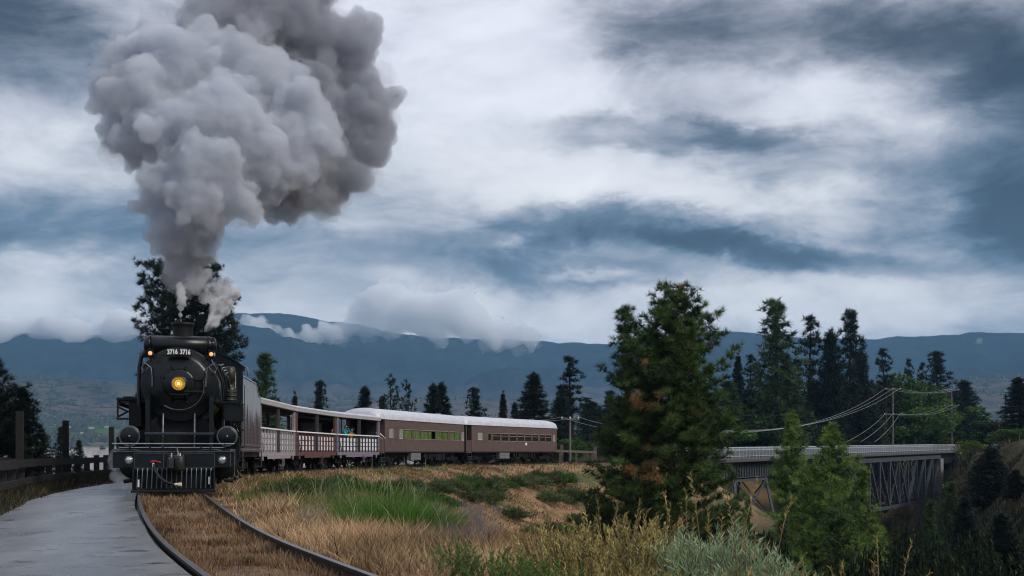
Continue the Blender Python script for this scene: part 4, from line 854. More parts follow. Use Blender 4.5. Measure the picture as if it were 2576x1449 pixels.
# ---------------------------------------------------------------- trestle bridge
M['bridge'] = mat('dark_bridge_steel', (.092, .102, .118), .5, .3, .35, 3, .3, 20)
M['railing'] = mat('galvanised_railing', (.56, .59, .63), .5, .3, .2, 8)
M['deck'] = mat('bridge_deck_timber', (.085, .08, .08), .8, 0, .35, 3, .5, 12, streak=(2, 2, 2))
M['concrete'] = mat('pale_concrete', (.20, .195, .18), .9, 0, .3, 2, .4, 8)
M['meshpanel'] = mat('grey_mesh_panel', (.12, .13, .145), .7, .2, .4, 2, .5, 60)
def trestle():
    s0, s1 = 134.0, 276.0; a = at(s0); ph = float(np.interp(150, TR[:, 0], TR[:, 3]))
    T = empty('trestle_bridge', a, -ph, 'dark steel trestle bridge with a pale railing crossing the canyon', 'bridge'); L = s1-s0
    g = math.atan(.0085); T.rotation_euler = (g, 0, -ph)
    MB().box(-2.9, 2.9, 0, L, -.62, -.25).build('deck', M['deck'], T)
    MB().bbox(2.86, 3.02, 0, L, -.60, -.20, .02).build('deck_edge', M['deck'], T); MB().bbox(-3.02, -2.86, 0, L, -.60, -.20, .02).build('deck_edge', M['deck'], T)
    # railing in spans: rails and a dense mesh panel per span, each post alone
    pm = MB().box(-.045, .045, -.045, .045, -.20, 1.26).mesh('railing_post', M['railing']); k = 0
    for sx in (-1, 1):
        y = 0.0
        while y < L-.1:
            o = add('railing_post', pm, T); o.location = (sx*2.88, y, 0); y += 1.25 if sx > 0 else 2.5
        r = MB(); [MB().tube([(sx*2.88, 0, z), (sx*2.88, L, z)], .04, 6).build('rail_pipe', M['railing'], T) for z in (1.27, .95, .15)]
        b = MB(); y = .15
        while y < L: b.box(sx*2.88-.008, sx*2.88+.008, y-.008, y+.008, .15, 1.22); y += .16
        b.build('baluster', M['railing'], T)['kind'] = 'stuff'
        MB().box(sx*2.80-.01, sx*2.80+.01, .1, 48 if sx > 0 else L, -.15, .85).build('mesh_panel', M['meshpanel'], T)
    # plate girders on the trestle part
    for sx in (-1, 1):
        g = MB(); x = sx*1.9; g.box(x-.02, x+.02, 0, 62, -2.7, -.62); g.box(x-.22, x+.22, 0, 62, -2.76, -2.70); g.box(x-.22, x+.22, 0, 62, -.70, -.625); gi = g.build('plate_girder', M['bridge'], T)
        sm = MB().box(-.09, .09, -.035, .035, -2.68, -.72).mesh('stiffener', M['bridge'])
        for y in np.arange(.6, 62, .95): o = add('stiffener', sm, gi); o.location = (x+sx*.11, y, 0)
    def leg(a, b, w=.5, nm='trestle_leg'):
        # laced column: two channels and zigzag lacing
        a, b = Vector(a), Vector(b); d = (b-a); q = MB(); n = max(3, int(d.length/.9)); off = Vector((w*.42, 0, 0)) if abs(d.x) < 3 else Vector((0, w*.42, 0))
        q.bar(a-off, b-off, .14, w*.8); q.bar(a+off, b+off, .14, w*.8)
        for k in range(n): p0 = a+d*k/n; p1 = a+d*(k+1)/n; q.bar(p0-off if k % 2 else p0+off, p1+off if k % 2 else p1-off, .05, .08)
        return q.build(nm, M['bridge'], T)
    for (ya, yb, zt, zb) in ((5.5, 17.5, -2.76, -21), (52, 61, -2.76, -26)):
        spl = 3.2
        top = {}; bot = {}
        for sx in (-1, 1):
            for e, y in ((0, ya), (1, yb)):
                top[sx, e] = Vector((sx*1.9, y, zt)); bot[sx, e] = Vector((sx*(1.9+spl), y+(-1 if e == 0 else 1)*2.0, zb)); leg(top[sx, e], bot[sx, e])
        lv = [0, .36, .70, 1]
        P = lambda sx, e, t: top[sx, e].lerp(bot[sx, e], t)
        bb = lambda a, b, w, h, nm: MB().bar(a, b, w, h).build(nm, M['bridge'], T)
        for i in range(3):
            t0, t1 = lv[i]+.02, lv[i+1]
            for sx in (-1, 1): bb(P(sx, 0, t0), P(sx, 1, t1), .16, .16, 'cross_brace'); bb(P(sx, 1, t0), P(sx, 0, t1), .16, .16, 'cross_brace')
            for e in (0, 1): bb(P(-1, e, t0), P(1, e, t1), .16, .16, 'cross_brace'); bb(P(1, e, t0), P(-1, e, t1), .16, .16, 'cross_brace')
        for t in lv[:-1]:
            for sx in (-1, 1): bb(P(sx, 0, t+.02), P(sx, 1, t+.02), .3, .36, 'strut')
            for e in (0, 1): bb(P(-1, e, t+.02), P(1, e, t+.02), .3, .36, 'strut')
    # deck truss over the canyon
    y0, y1, zt, zb, n = 62.0, 124.0, -1.35, -10.3, 9
    ys = np.linspace(y0, y1, n+1)
    for sx in (-1, 1):
        x = sx*2.3
        MB().box(x-.28, x+.28, y0, y1, zt-.38, zt+.38).build('top_chord', M['bridge'], T)
        MB().box(x-.24, x+.24, ys[1], ys[-2], zb-.28, zb+.28).build('bottom_chord', M['bridge'], T)
        for k, y in enumerate(ys): MB().bar((x, y, zt-.36), (x, y, zb+.2 if 0 < k < n else zb-2.5), .40, .50).build('truss_post', M['bridge'], T)
        for k in range(n):
            up = (k < n/2)
            if k == 0: A, B = (x, ys[0], zt), (x, ys[1], zb)
            elif k == n-1: A, B = (x, ys[n], zt), (x, ys[n-1], zb)
            else: A, B = ((x, ys[k], zt), (x, ys[k+1], zb)) if up else ((x, ys[k+1], zt), (x, ys[k], zb))
            MB().bar(A, B, .44, .38).build('truss_diagonal', M['bridge'], T)
            if 2 < k < n-3: MB().bar((x, B[1]*0+(ys[k+1] if not up else ys[k]), zb), (x, ys[k] if not up else ys[k+1], zt), .2, .18).build('truss_diagonal', M['bridge'], T)
    q = MB()
    for k, y in enumerate(ys):
        q.bar((-2.3, y, zt), (2.3, y, zt), .4, .5)
        if 0 < k < n: q.bar((-2.3, y, zb), (2.3, y, zb), .25, .3); q.bar((-2.3, y, zb), (2.3, y, zt), .16, .16); q.bar((2.3, y, zb), (-2.3, y, zt), .16, .16)
    q.build('sway_brace', M['bridge'], T)['kind'] = 'stuff'
    for sx in (-1, 1): MB().box(sx*1.7-.2, sx*1.7+.2, y0, y1, -1.35, -.62).build('stringer', M['bridge'], T)
    for sx in (-1, 1): MB().box(sx*1.9-.03, sx*1.9+.03, y1, L-2, -2.9, -.62).build('plate_girder', M['blackmatt'], T)
    MB().bbox(-3.3, 3.3, L-2.2, L+2.5, -5.5, -.25, .05).build('abutment', M['concrete'], T)
    MB().bbox(-2.9, 2.9, y1-1.5, y1+1.2, -16, zt-.4, .05).build('pier', M['concrete'], T)
    MB().bbox(-3.1, 3.1, 58.6, 61.4, -30, -10.5, .05).build('pier', M['concrete'], T)
trestle()

# ---------------------------------------------------------------- guard fence beside the trail
M['oldwood'] = mat('old_dark_timber', (.009, .008, .008), .85, 0, .4, 4, .6, 25, streak=(2, 2, 6))
M['oldpale'] = mat('split_end_timber', (.13, .10, .085), .85, 0, .4, 6, .5, 25)
def fence():
    T = empty('timber_fence', at(-20, -3.75, -.1), 0, 'low dark timber fence with tall posts along the left of the trail', 'fence'); org = T.location.copy()
    loc = lambda s, d, z: at(s, d, z)-org
    def plank(sa, sb, za, zb, d, th, nm, m):
        q = MB(); a, b = loc(sa, d, 0), loc(sb, d, 0); n = (b-a).normalized(); side = Vector((n.y, -n.x, 0))*th/2
        q.raw([a-side+Vector((0,0,za)), a+side+Vector((0,0,za)), b+side+Vector((0,0,za)), b-side+Vector((0,0,za)), a-side+Vector((0,0,zb)), a+side+Vector((0,0,zb)), b+side+Vector((0,0,zb)), b-side+Vector((0,0,zb))], [(3,2,1,0),(4,5,6,7),(0,1,5,4),(1,2,6,5),(2,3,7,6),(3,0,4,7)])
        return q.build(nm, m, T)
    rs = random.Random(2); s = -26.0; k = 0
    while s < 34:
        e = s+3.4; dz = rs.uniform(-.02, .02)
        plank(s+.01, e-.01, .62+dz, .82+dz, -3.66, .09, 'plank', M['oldwood']); plank(s+.02, e-.02, .18+dz, .34+dz, -3.66, .07, 'plank', M['oldwood'])
        s = e
    for s in np.arange(-26, 35, 1.7): plank(s-.09, s+.09, -.4, .80+rs.uniform(-.03, .10), -3.80, .17, 'short_post', M['oldwood'])
    for (s, h, w) in ((-12.0, 2.05, .21), (-4.0, 2.08, .21), (4.0, 2.12, .21), (12.0, 2.08, .21), (20.0, 2.04, .20)): plank(s-w/2, s+w/2, -.4, h, -3.98, .18, 'tall_post', M['oldwood'])
fence()

# ---------------------------------------------------------------- poles and wires
M['pole'] = mat('grey_pole_wood', (.16, .15, .14), .85, 0, .3, 5, .4, 20); M['poledark'] = mat('dark_pole_wood', (.03, .03, .034), .85, 0, .3, 5)
M['wire'] = mat('bright_wire', (.55, .58, .58), .45, .3, .05, 5); M['porcelain'] = mat('white_insulator', (.75, .76, .74), .3, 0, .05, 20)
M['wiredark'] = mat('dark_wire', (.05, .055, .06), .6, .2, .05, 5)
def pole(X, D, ztop, arms, label, r=.13, m='pole', rz=0.0, w=1.3):
    x, y = (X-1288)/FPX*D, D; z0 = min(gz(x, y)-.5, ztop-6); T = empty('utility_pole', (x, y, z0), rz, label, 'utility pole', 'utility poles')
    h = ztop-z0; MB().tube([(0, 0, 0), (0, 0, h)], [r*1.3, r], 10).build('pole_shaft', M[m], T)
    for z, ww in arms:
        ar = MB().bbox(-ww, ww, -.22, -.13, h-z-.06, h-z+.06, .01).build('crossarm', M[m], T)
        for x_ in (-ww+.12, 0, ww-.12): MB().lathe([(.03, 0), (.09, .05), (.06, .1), (.10, .14), (.05, .22), (0, .23)], (x_, -.175, h-z+.06), 'z', 10).build('insulator', M['porcelain'], ar)
    return lambda k, z: Vector((x, y, z0)) + Matrix.Rotation(rz, 3, 'Z') @ Vector(((-w+.12, 0, w-.12)[k], -.175, h-z+.26))
def wire(a, b, sag, m='wire', r=.017, label='pale wire', seg=20):
    pts = [a.lerp(b, t)-Vector((0, 0, 4*sag*t*(1-t))) for t in np.linspace(0, 1, seg+1)]
    o = MB().tube([p-a for p in pts], r, 5).build('power_line', M[m]); o.location = a; return tag(o, label, 'power line', 'wires of the power line')
p1 = pole(2246, 245, 14.1, [(.1, 1.6), (5.3, 1.9)], 'utility pole with two crossarms standing beyond the middle of the bridge', .14, w=1.6)
p2 = pole(2394, 292, 16.3, [(.1, 1.8), (3.9, 1.8)], 'thin utility pole farther along, in front of the dark trees', .13, w=1.8)
p3 = pole(2530, 335, 17.8, [(.5, 1.9), (3.9, 1.9)], 'dark utility pole with two crossarms on the hilltop near the right edge', .17, 'poledark', w=1.9)
p4 = pole(1434, 128, 4.9, [(.25, 1.0)], 'grey utility pole with white insulators behind the last coach', .11, w=1.0)
far = lambda X, Y, D: px(X, Y, D)
b0 = pole(1700, 118, 3.2, [(.1, 1.6)], 'low utility pole hidden behind the big pine', .12, w=1.6)
for k, (sg, nm) in enumerate(((8.0, 'lowest'), (7.6, 'middle'), (7.0, 'upper'))):
    wire(b0(k, .1), p1(k, .1), 3.2-.25*k, label='long pale power line from the big pine up to the bridge pole, %s strand' % nm)
    wire(p1(k, .1), p2(k, .1), 1.0, label='pale power line between the tops of the two bridge poles, %s strand' % nm, r=.015)
    wire(p1(k, 5.3), p2(k, 3.9), 1.2, label='pale power line between the lower arms of the bridge poles, %s strand' % nm, r=.014)
    wire(px(2128+36*k, 1112, 168), p1(k, 5.3), .5, label='pale power line rising from the bridge railing to the lower arm, %s strand' % nm, r=.016)
for k in (0, 2):
    wire(p4(k, .25), b0(k, .1), .6, label='pale power line from the grey pole into the big pine, %s strand' % ('left' if k == 0 else 'right'), r=.014)
    wire(p4(k, .25), px(1240+30*k, 1046, 150), .5, label='pale power line above the roof of the last coach, %s strand' % ('left' if k == 0 else 'right'), r=.016)
for k in range(3): wire(px(60, 986+12*k, 230), px(320, 1022+11*k, 210), 1.2, 'wiredark', .03, 'dark power line over the far valley left of the locomotive, %s' % ('upper', 'middle', 'lower')[k])
# posts and guard log beyond the last coach
for X, D, zt, lb in ((1413, 124, 1.9, 'grey timber post just behind the last coach'), (1497, 128, 2.1, 'grey timber post half hidden by the big pine')):
    x, y = (X-1288)/FPX*D, D; o = MB().bbox(-.16, .16, -.16, .16, -.6, zt-gz(x, y), .02).build('timber_post', M['oldpale']); o.location = (x, y, gz(x, y)); tag(o, lb, 'post')
a, b = px(1398, 1134, 122), px(1500, 1138, 126); o = MB().bar((0, 0, 0), b-a, .16, .24).build('guard_log', M['oldpale']); o.location = a; tag(o, 'low grey guard log on the bank behind the last coach', 'rail')
for t in (0.1, .5, .9): q = MB().bbox(-.1, .1, -.1, .1, -1.2, .1, .01).build('log_post', M['oldpale'], o); q.location = (b-a)*t
# ---------------------------------------------------------------- vegetation
L_pine = leaf_mat('pine_needles', (.004, .012, .006), (.105, .18, .046), (.30, .15, .07), .18)
L_dark = leaf_mat('dark_fir_needles', (.004, .010, .008), (.018, .034, .022), (.10, .06, .03), .2)
L_young = leaf_mat('young_pine_needles', (.010, .028, .010), (.23, .36, .075), (.20, .13, .04), .25)
L_green = leaf_mat('broad_leaves', (.016, .048, .014), (.135, .26, .04), (.15, .17, .03), .35)
L_grass = leaf_mat('dry_grass_blades', (.19, .102, .05), (.80, .56, .32), (.05, .028, .018), .3, .8)
L_lush = leaf_mat('green_grass_blades', (.030, .085, .014), (.16, .33, .05), (.26, .24, .10), .35)
L_sage = leaf_mat('sage_leaves', (.040, .062, .024), (.155, .20, .075), (.20, .17, .06), .25)
L_pale = leaf_mat('grey_green_sage', (.10, .17, .085), (.44, .57, .34), (.40, .32, .12), .3)
L_gold = leaf_mat('golden_seed_weed', (.045, .045, .012), (.58, .47, .16), (.28, .15, .05), .3)
L_twig = leaf_mat('dead_twigs', (.10, .075, .07), (.30, .25, .24), (.07, .045, .03), .1)
M['bark'] = mat('pine_bark', (.055, .034, .024), .9, 0, .4, 4, .8, 14, streak=(3, 3, .7)); M['barkdark'] = mat('dark_bark', (.018, .013, .011), .9, 0, .4, 4, .6, 14)
def unit(n, r): v = r.normal(size=(n, 3)); return v/np.linalg.norm(v, axis=1, keepdims=True)
def norm(v): return v/np.maximum(1e-9, np.linalg.norm(v, axis=-1, keepdims=True))
def needles(P, A, n, ln, w, r, spread=.9, fwd=.7):
    """n thin triangles round each point P along axis A -> vertices (m*3,3)"""
    m = len(P); P = np.repeat(P, n, 0); A = np.repeat(A, n, 0); k = len(P)
    D = norm(A*fwd + unit(k, r)*spread); S = norm(np.cross(D, unit(k, r)))
    l = (ln*r.uniform(.7, 1.25, k))[:, None] if np.isscalar(ln) else (np.repeat(ln, n)*r.uniform(.7, 1.25, k))[:, None]
    V = np.empty((k, 3, 3)); V[:, 0] = P-S*w/2; V[:, 1] = P+S*w/2; V[:, 2] = P+D*l; return V.reshape(-1, 3)
def tri_mesh(name, V, m, tint): return np_mesh(name, V, np.arange(len(V)).reshape(-1, 3), m, tint)
def blades(P, D, ln, w, r, bend=.35, bdir=None):
    """grass blades in two bends; P roots, D directions -> vertices (n*5,3), faces (n*3,3)"""
    n = len(P); S = norm(np.cross(D, unit(n, r))); B = unit(n, r)*[1, 1, .2] if bdir is None else bdir
    ln = np.broadcast_to(ln, n)[:, None]; w = np.broadcast_to(w, n)[:, None]; B = B*bend
    V = np.empty((n, 5, 3)); V[:, 0] = P-S*w/2; V[:, 1] = P+S*w/2; mid = P+D*ln*.55+B*ln*.16; V[:, 2] = mid-S*w*.36; V[:, 3] = mid+S*w*.36; V[:, 4] = P+D*ln*.95+B*ln*.6
    k = np.arange(n)[:, None]*5; F = np.concatenate([k+[[0, 1, 3]], k+[[0, 3, 2]], k+[[2, 3, 4]]], 1).reshape(-1, 3); return V.reshape(-1, 3), F

def conifer(seed, h, prof, h0=.06, step=.5, per=5, up=.35, droop=.25, clump=.42, ctuft=5, nn=9, nl=.32, nw=.05, inner=.45, jit=.25, skip=.12, leader=None, brown=(), crown_mat=None, bark=None, dens=1.6, tint=(.1, .9), flat=.75):
    """a conifer: prof(t, az) is the reach of the boughs at height fraction t. Returns trunk and crown meshes"""
    r = np.random.default_rng(seed); tr = MB(); lean = r.normal(0, .02, 2); top = lambda z: np.array([lean[0]*z, lean[1]*z, z])
    zz = np.linspace(-.6, h*.985, 9); tr.tube([top(z)+[r.normal(0, .012*h*.2), r.normal(0, .012*h*.2), 0] if 0 < z < h*.9 else top(z) for z in zz], [max(.012, .021*h*(1-z/h)**.8) for z in np.clip(zz, 0, h)], 7)
    C = []; AX = []; z = h*h0
    stems = [(np.zeros(3), h, 1.0)]
    while z < h*.985:
        t = z/h; k = max(3, int(round(per*(1 if t < .85 else .8)))); a0 = r.uniform(0, 2*PI)
        for j in range(k):
            if r.random() < skip: continue
            az = a0+2*PI*j/k+r.normal(0, .25); R = prof(t, az)*(r.uniform(1-jit, 1+jit*.35) if r.random() < .82 else r.uniform(1, 1+jit*.9))
            if R < .12: R = .12
            b = top(z); d = np.array([math.cos(az), math.sin(az), 0]); n = max(3, int(R/.35))
            path = [b+d*R*q+np.array([0, 0, R*(up*q - droop*q*q*(1.4-t) + .22*q**3)]) for q in np.linspace(0, 1, n)]
            if R > .5: tr.tube(path, list(np.linspace(max(.01, .012*R+.006), .006, n)), 4, caps=False)
            q0 = inner if R > 1 else .15; m = max(2, int(round(R*(1-q0)*dens/clump)))
            for q in np.linspace(q0, 1, m):
                i = q*(n-1); a = int(min(n-2, i)); p = path[a]*(1-(i-a))+path[a+1]*(i-a); tan = path[a+1]-path[a]
                side = np.array([-d[1], d[0], 0])*r.normal(0, .22*R*min(1, 1.3-q)*.9)
                C.append(p+side+np.array([0, 0, r.normal(0, .08)*flat])); AX.append(norm(tan+np.array([0, 0, .35*np.linalg.norm(tan)])+side*.4))
        z += step*r.uniform(.75, 1.25)*(1.1-.45*t)
    C.append(top(h)); AX.append(np.array([0, 0, 1.])); C = np.array(C); AX = np.array(AX); m = len(C)
    tone = r.uniform(tint[0], tint[1], m)**1.2; br = np.zeros(m)
    for (bc, brd) in brown: br = np.maximum(br, (np.linalg.norm(C-np.array(bc), axis=1) < brd)*r.uniform(.5, 1, m))
    br = np.maximum(br, (r.random(m) < .004)*.8)
    P = np.repeat(C, ctuft, 0)+unit(m*ctuft, r)*clump*r.uniform(.15, .85, m*ctuft)[:, None]*[1, 1, flat]
    A = norm(np.repeat(AX, ctuft, 0)+unit(m*ctuft, r)*.5)
    V = needles(P, A, nn, nl, nw, r, .8, .75); T = np.stack([np.repeat(np.clip(np.repeat(tone, ctuft)+r.normal(0, .12, m*ctuft), 0, 1), nn*3), np.repeat(np.repeat(br, ctuft), nn*3)], 1)
    T[2::3, 0] = np.clip(T[2::3, 0]+.15, 0, 1)
    return tr.mesh('trunk', bark or M['barkdark'], False), tri_mesh('crown', V, crown_mat or L_pine, T)
def put_tree(meshes, x, y, z, sc, rz, name, label, group, cat='tree', sxy=1.0):
    T = empty(name, (x, y, z), rz, label, cat, group); T.scale = (sc*sxy, sc*sxy, sc); a = add('trunk', meshes[0], T); b = add('crown', meshes[1], T); return T
def taper(w, p=.8, base=.25): return lambda t, az: w*(min(1, (1-t)**p+.02))*(base+(1-base)*min(1, t/.18+.35))
def wavy(w, p, seed, amp=.3):
    r = random.Random(seed); ph = [r.uniform(0, 6.3) for _ in range(6)]
    return lambda t, az: w*((1-t)**p+.03)*min(1, .55+t*3)*(1+amp*math.sin(9*t+ph[0]+1.3*math.cos(az+ph[1]))+amp*.6*math.sin(21*t+ph[2]+az))
# kinds: 10 m high prototypes, shared by copies
L_verge = leaf_mat('dark_verge_weeds', (.012, .017, .008), (.065, .07, .026), (.10, .065, .03), .2)
KIND = {}; L_mid = leaf_mat('mid_green_needles', (.007, .018, .010), (.078, .130, .045), (.10, .06, .03), .2)
for i, (w, p, cl, st, pr, nn, ml, kw) in enumerate([
    (2.1, .75, .34, .62, 5, 9, L_dark, dict(up=.45, droop=.25, skip=.2)), (1.7, .7, .36, .72, 5, 9, L_dark, dict(up=.35, droop=.2, skip=.28)),
    (1.9, .85, .30, .40, 7, 8, L_dark, dict(up=.05, droop=.25, skip=.05, inner=.3)), (1.5, .9, .27, .36, 7, 8, L_dark, dict(up=.0, droop=.3, skip=.05, inner=.3)),
    (2.4, .6, .40, .80, 4, 9, L_dark, dict(up=.55, droop=.2, skip=.25)), (2.0, .7, .34, .55, 6, 9, L_mid, dict(up=.3, droop=.3, skip=.12))]):
    KIND['ABCDEF'[i]] = conifer(100+i, 10, wavy(w, p, i+5, .22 if i not in (2, 3) else .10), .05, st, pr, clump=cl, ctuft=5, nn=nn, nl=.34, nw=.055, crown_mat=ml, dens=1.5, **kw)
def broadleaf(seed, h, w, lobes, m=None, n=900, ls=.34):
    r = np.random.default_rng(seed); tr = MB(); tr.tube([(0, 0, -.5), (.05, 0, h*.3), (0, .05, h*.6)], [.03*h, .022*h, .01*h], 7); P = []; A = []; T = []
    for k in range(lobes):
        a = r.uniform(0, 2*PI); q = r.uniform(0, 1)**.6; zz = r.uniform(.22, .86); c = np.array([math.cos(a)*w*q*(1.05-abs(zz-.5)*1.2), math.sin(a)*w*q*(1.05-abs(zz-.5)*1.2), h*zz]); R = w*r.uniform(.22, .42)
        tr.tube([(0, 0, h*min(.5, zz*.6)), tuple(c)], [.008*h, .003*h], 4, caps=False)
        k_ = n//lobes; u = unit(k_, r); p = c+u*R*r.uniform(.55, 1.05, k_)[:, None]*[1, 1, .8]; P.append(p); A.append(norm(u+[0, 0, .3])); T.append(np.clip(r.uniform(.15, .75)+r.normal(0, .16, k_), 0, 1))
    P = np.concatenate(P); A = np.concatenate(A); T = np.concatenate(T); nn = 5; V = needles(P, A, nn, ls, ls*.62, r, 1.0, .35)
    return tr.mesh('trunk', M['barkdark'], False), tri_mesh('crown', V, m or L_green, np.stack([np.repeat(T, nn*3), np.repeat((r.random(len(T)) < .05)*.6, nn*3)], 1))
KIND['G'] = broadleaf(31, 10, 4.2, 16, n=1500, ls=.42); KIND['H'] = broadleaf(32, 10, 3.1, 14, n=1300, ls=.40); KIND['J'] = broadleaf(33, 10, 5.5, 18, n=1700, ls=.40)
L_yel = leaf_mat('yellow_green_leaves', (.06, .10, .012), (.20, .26, .035), (.25, .2, .05), .4)
KIND['K'] = broadleaf(34, 10, 6.5, 16, L_yel, 1300, .5)
L_dgr = leaf_mat('dark_bush_leaves', (.008, .017, .007), (.030, .048, .016), (.06, .05, .02), .25)  # dark green leaves of the low bushes
KIND['M'] = broadleaf(35, 10, 6.0, 18, L_dgr, 1600, .5)
rt = random.Random(11); G3 = 'trees of the wood beyond the bridge'
def tree(X, topY, D, kind, label, group=None, name='pine_tree', wpx=None, base=None, cat='tree'):
    """a tree standing at the survey point: its top meets picture height topY at depth D"""
    if group == G3 and X > 1740: D = max(D, float(np.interp(X, [1840, 2000, 2160, 2365, 2500], [155, 176, 204, 257, 290]))+rt.uniform(52, 74))
    x, y = (X-1288)/FPX*D, D; z = gz(x, y) if base is None else base; top = 1.2+(1136-topY)/FPX*D; h = max(1.2, top-z)
    w0 = {'A': 2.1, 'B': 1.7, 'C': 1.9, 'D': 1.5, 'E': 2.4, 'F': 2.0, 'G': 4.4, 'H': 3.3, 'J': 5.6, 'K': 6.6, 'M': 6.2}[kind]*.98
    sxy = 1.0 if wpx is None else min(3.2, max(.35, (1.62 if group in (G3, 'trees behind the train') else 1.35)*(wpx/FPX*D/2)/(w0*h/10)))
    return put_tree(KIND[kind], x, y, z-.1, h/10, rt.uniform(0, 6.28), name, label, group, cat, sxy)

if 'T' not in DEV:
    # the big pine on the bank
    D = 44; kx = D/FPX; xc = 1690; zb = gz((xc-1288)*kx, D); hh = 1.2+(1136-722)*kx-zb
    ys = [722, 760, 800, 850, 900, 950, 1000, 1050, 1100, 1150, 1200, 1250, 1300, 1400]
    lf = [1672, 1652, 1645, 1605, 1585, 1575, 1560, 1562, 1568, 1520, 1490, 1500, 1510, 1530]; rg = [1712, 1738, 1768, 1790, 1802, 1815, 1830, 1832, 1840, 1852, 1862, 1868, 1872, 1860]
    def hero(t, az):
        Y = 1136-(t*hh+zb-1.2)/kx; l = (xc-np.interp(Y, ys, lf))*kx; r_ = (np.interp(Y, ys, rg)-xc)*kx; c = math.cos(az); s = (l+r_)/2*.95
        return max(.15, (r_ if c > 0 else l)*c*c + s*(1-c*c))*1.02
    wb = lambda X, Y, dy=0: ((X-xc)*kx, dy, 1.2+(1136-Y)*kx-zb)
    br = [(wb(1605, 1000, -1.7), .95), (wb(1602, 1050, -1.9), .8), (wb(1625, 1090, -2), .5), (wb(1590, 1140, -2), .7), (wb(1605, 1180, -2.1), .8), (wb(1722, 1145, -2.6), .5), (wb(1650, 960, -2), .4), (wb(1570, 1150, -1.6), .5)]
    mt = conifer(7, hh, hero, .03, .44, 8, up=.50, droop=.26, clump=.27, ctuft=7, nn=15, nl=.25, nw=.019, inner=.28, jit=.38, skip=.10, flat=.5, brown=[(c_, q*.8) for c_, q in br], bark=M['bark'], dens=1.9, tint=(0, 1))
    put_tree(mt, (xc-1288)*kx, D, zb, 1, 0, 'pine_tree', 'big bushy pine with dead brown patches standing on the bank', None)
    # its neighbour's leader rising at the left
    xl = 1588; zb2 = gz((xl-1288)*kx, D+1.5); h2 = 1.2+(1136-778)*(D+1.5)/FPX-zb2
    ylf = lambda t, az: (max(.25, [2.6*(1-t)**.9, 1.9*(1-t)**.85][math.cos(az) > 0]))*(1+.25*math.sin(17*t+az*2))
    mt = conifer(9, h2, ylf, .08, .42, 6, up=.5, droop=.22, clump=.27, ctuft=6, nn=15, nl=.25, nw=.019, inner=.45, jit=.35, skip=.22, flat=.5, bark=M['bark'], dens=1.5, tint=(0, .8))
    put_tree(mt, (xl-1288)*(D+1.5)/FPX, D+1.5, zb2, 1, 0, 'pine_tree', 'thinner pine with an open left side, grown into the big bushy pine', None)
    # the pine behind the locomotive
    D = 76; kx = D/FPX; xc = 497; zb = gz((xc-1288)*kx, D); hh = 1.2+(1136-655)*kx-zb
    ys2 = [650, 690, 720, 760, 800, 850, 900, 950, 1000, 1100]; lf2 = [488, 440, 372, 385, 400, 368, 372, 352, 352, 380]; rg2 = [540, 548, 575, 596, 592, 604, 606, 612, 600, 580]
    def locop(t, az):
        Y = 1136-(t*hh+zb-1.2)/kx; l = (xc-np.interp(Y, ys2, lf2))*kx; r_ = (np.interp(Y, ys2, rg2)-xc)*kx; c = math.cos(az); return max(.2, (r_ if c > 0 else l)*c*c+(l+r_)*.46*(1-c*c))*1.05
    mt = conifer(15, hh, locop, .12, .62, 9, up=.42, droop=.28, clump=.46, ctuft=9, nn=13, nl=.34, nw=.036, inner=.3, jit=.24, skip=.12, crown_mat=L_dark, dens=1.5, tint=(.1, 1))
    put_tree(mt, (xc-1288)*kx, D, zb, 1, 0, 'pine_tree', 'tall open pine rising behind the locomotive and its smoke', None)
    # left edge
    G1 = 'trees beyond the timber fence'
    for X, tY, D, seed, w1, lb in ((-12, 922, 33, 51, 80, 'dark bushy pine filling the left edge beyond the timber fence'), (60, 985, 38, 52, 44, 'dark pine with a raised side branch, second from the left edge')):
        x = (X-1288)/FPX*D; zb = gz(x, D)-.4; hh = 1.2+(1136-tY)/FPX*D-zb; wm = w1/FPX*D
        mt = conifer(seed, hh, lambda t, az, wm=wm, seed=seed: max(.15, wm*min(1, (1-t)*1.7+.06)*(1+.3*math.sin(t*9+az*2+seed))), .03, .26, 8, up=.65, droop=.1, clump=.17, ctuft=6, nn=14, nl=.17, nw=.016, inner=.25, jit=.3, skip=.08, crown_mat=L_dark, dens=1.5, tint=(0, .8))
        put_tree(mt, x, D, zb, 1, 0, 'pine_tree', lb, G1)
    for X, tY, D, k, w, lb in ((112, 1085, 40, 'F', 70, 'low dark pine between the first two tall fence posts'), (150, 1072, 52, 'A', 50, 'small pine just left of the second tall fence post'), (200, 1105, 56, 'A', 46, 'small pine just right of the second tall fence post')):
        tree(X, tY, D, k, lb, G1, wpx=w, base=gz((X-1288)/FPX*D, D)-.5)
    # behind the train
    G2 = 'trees behind the train'
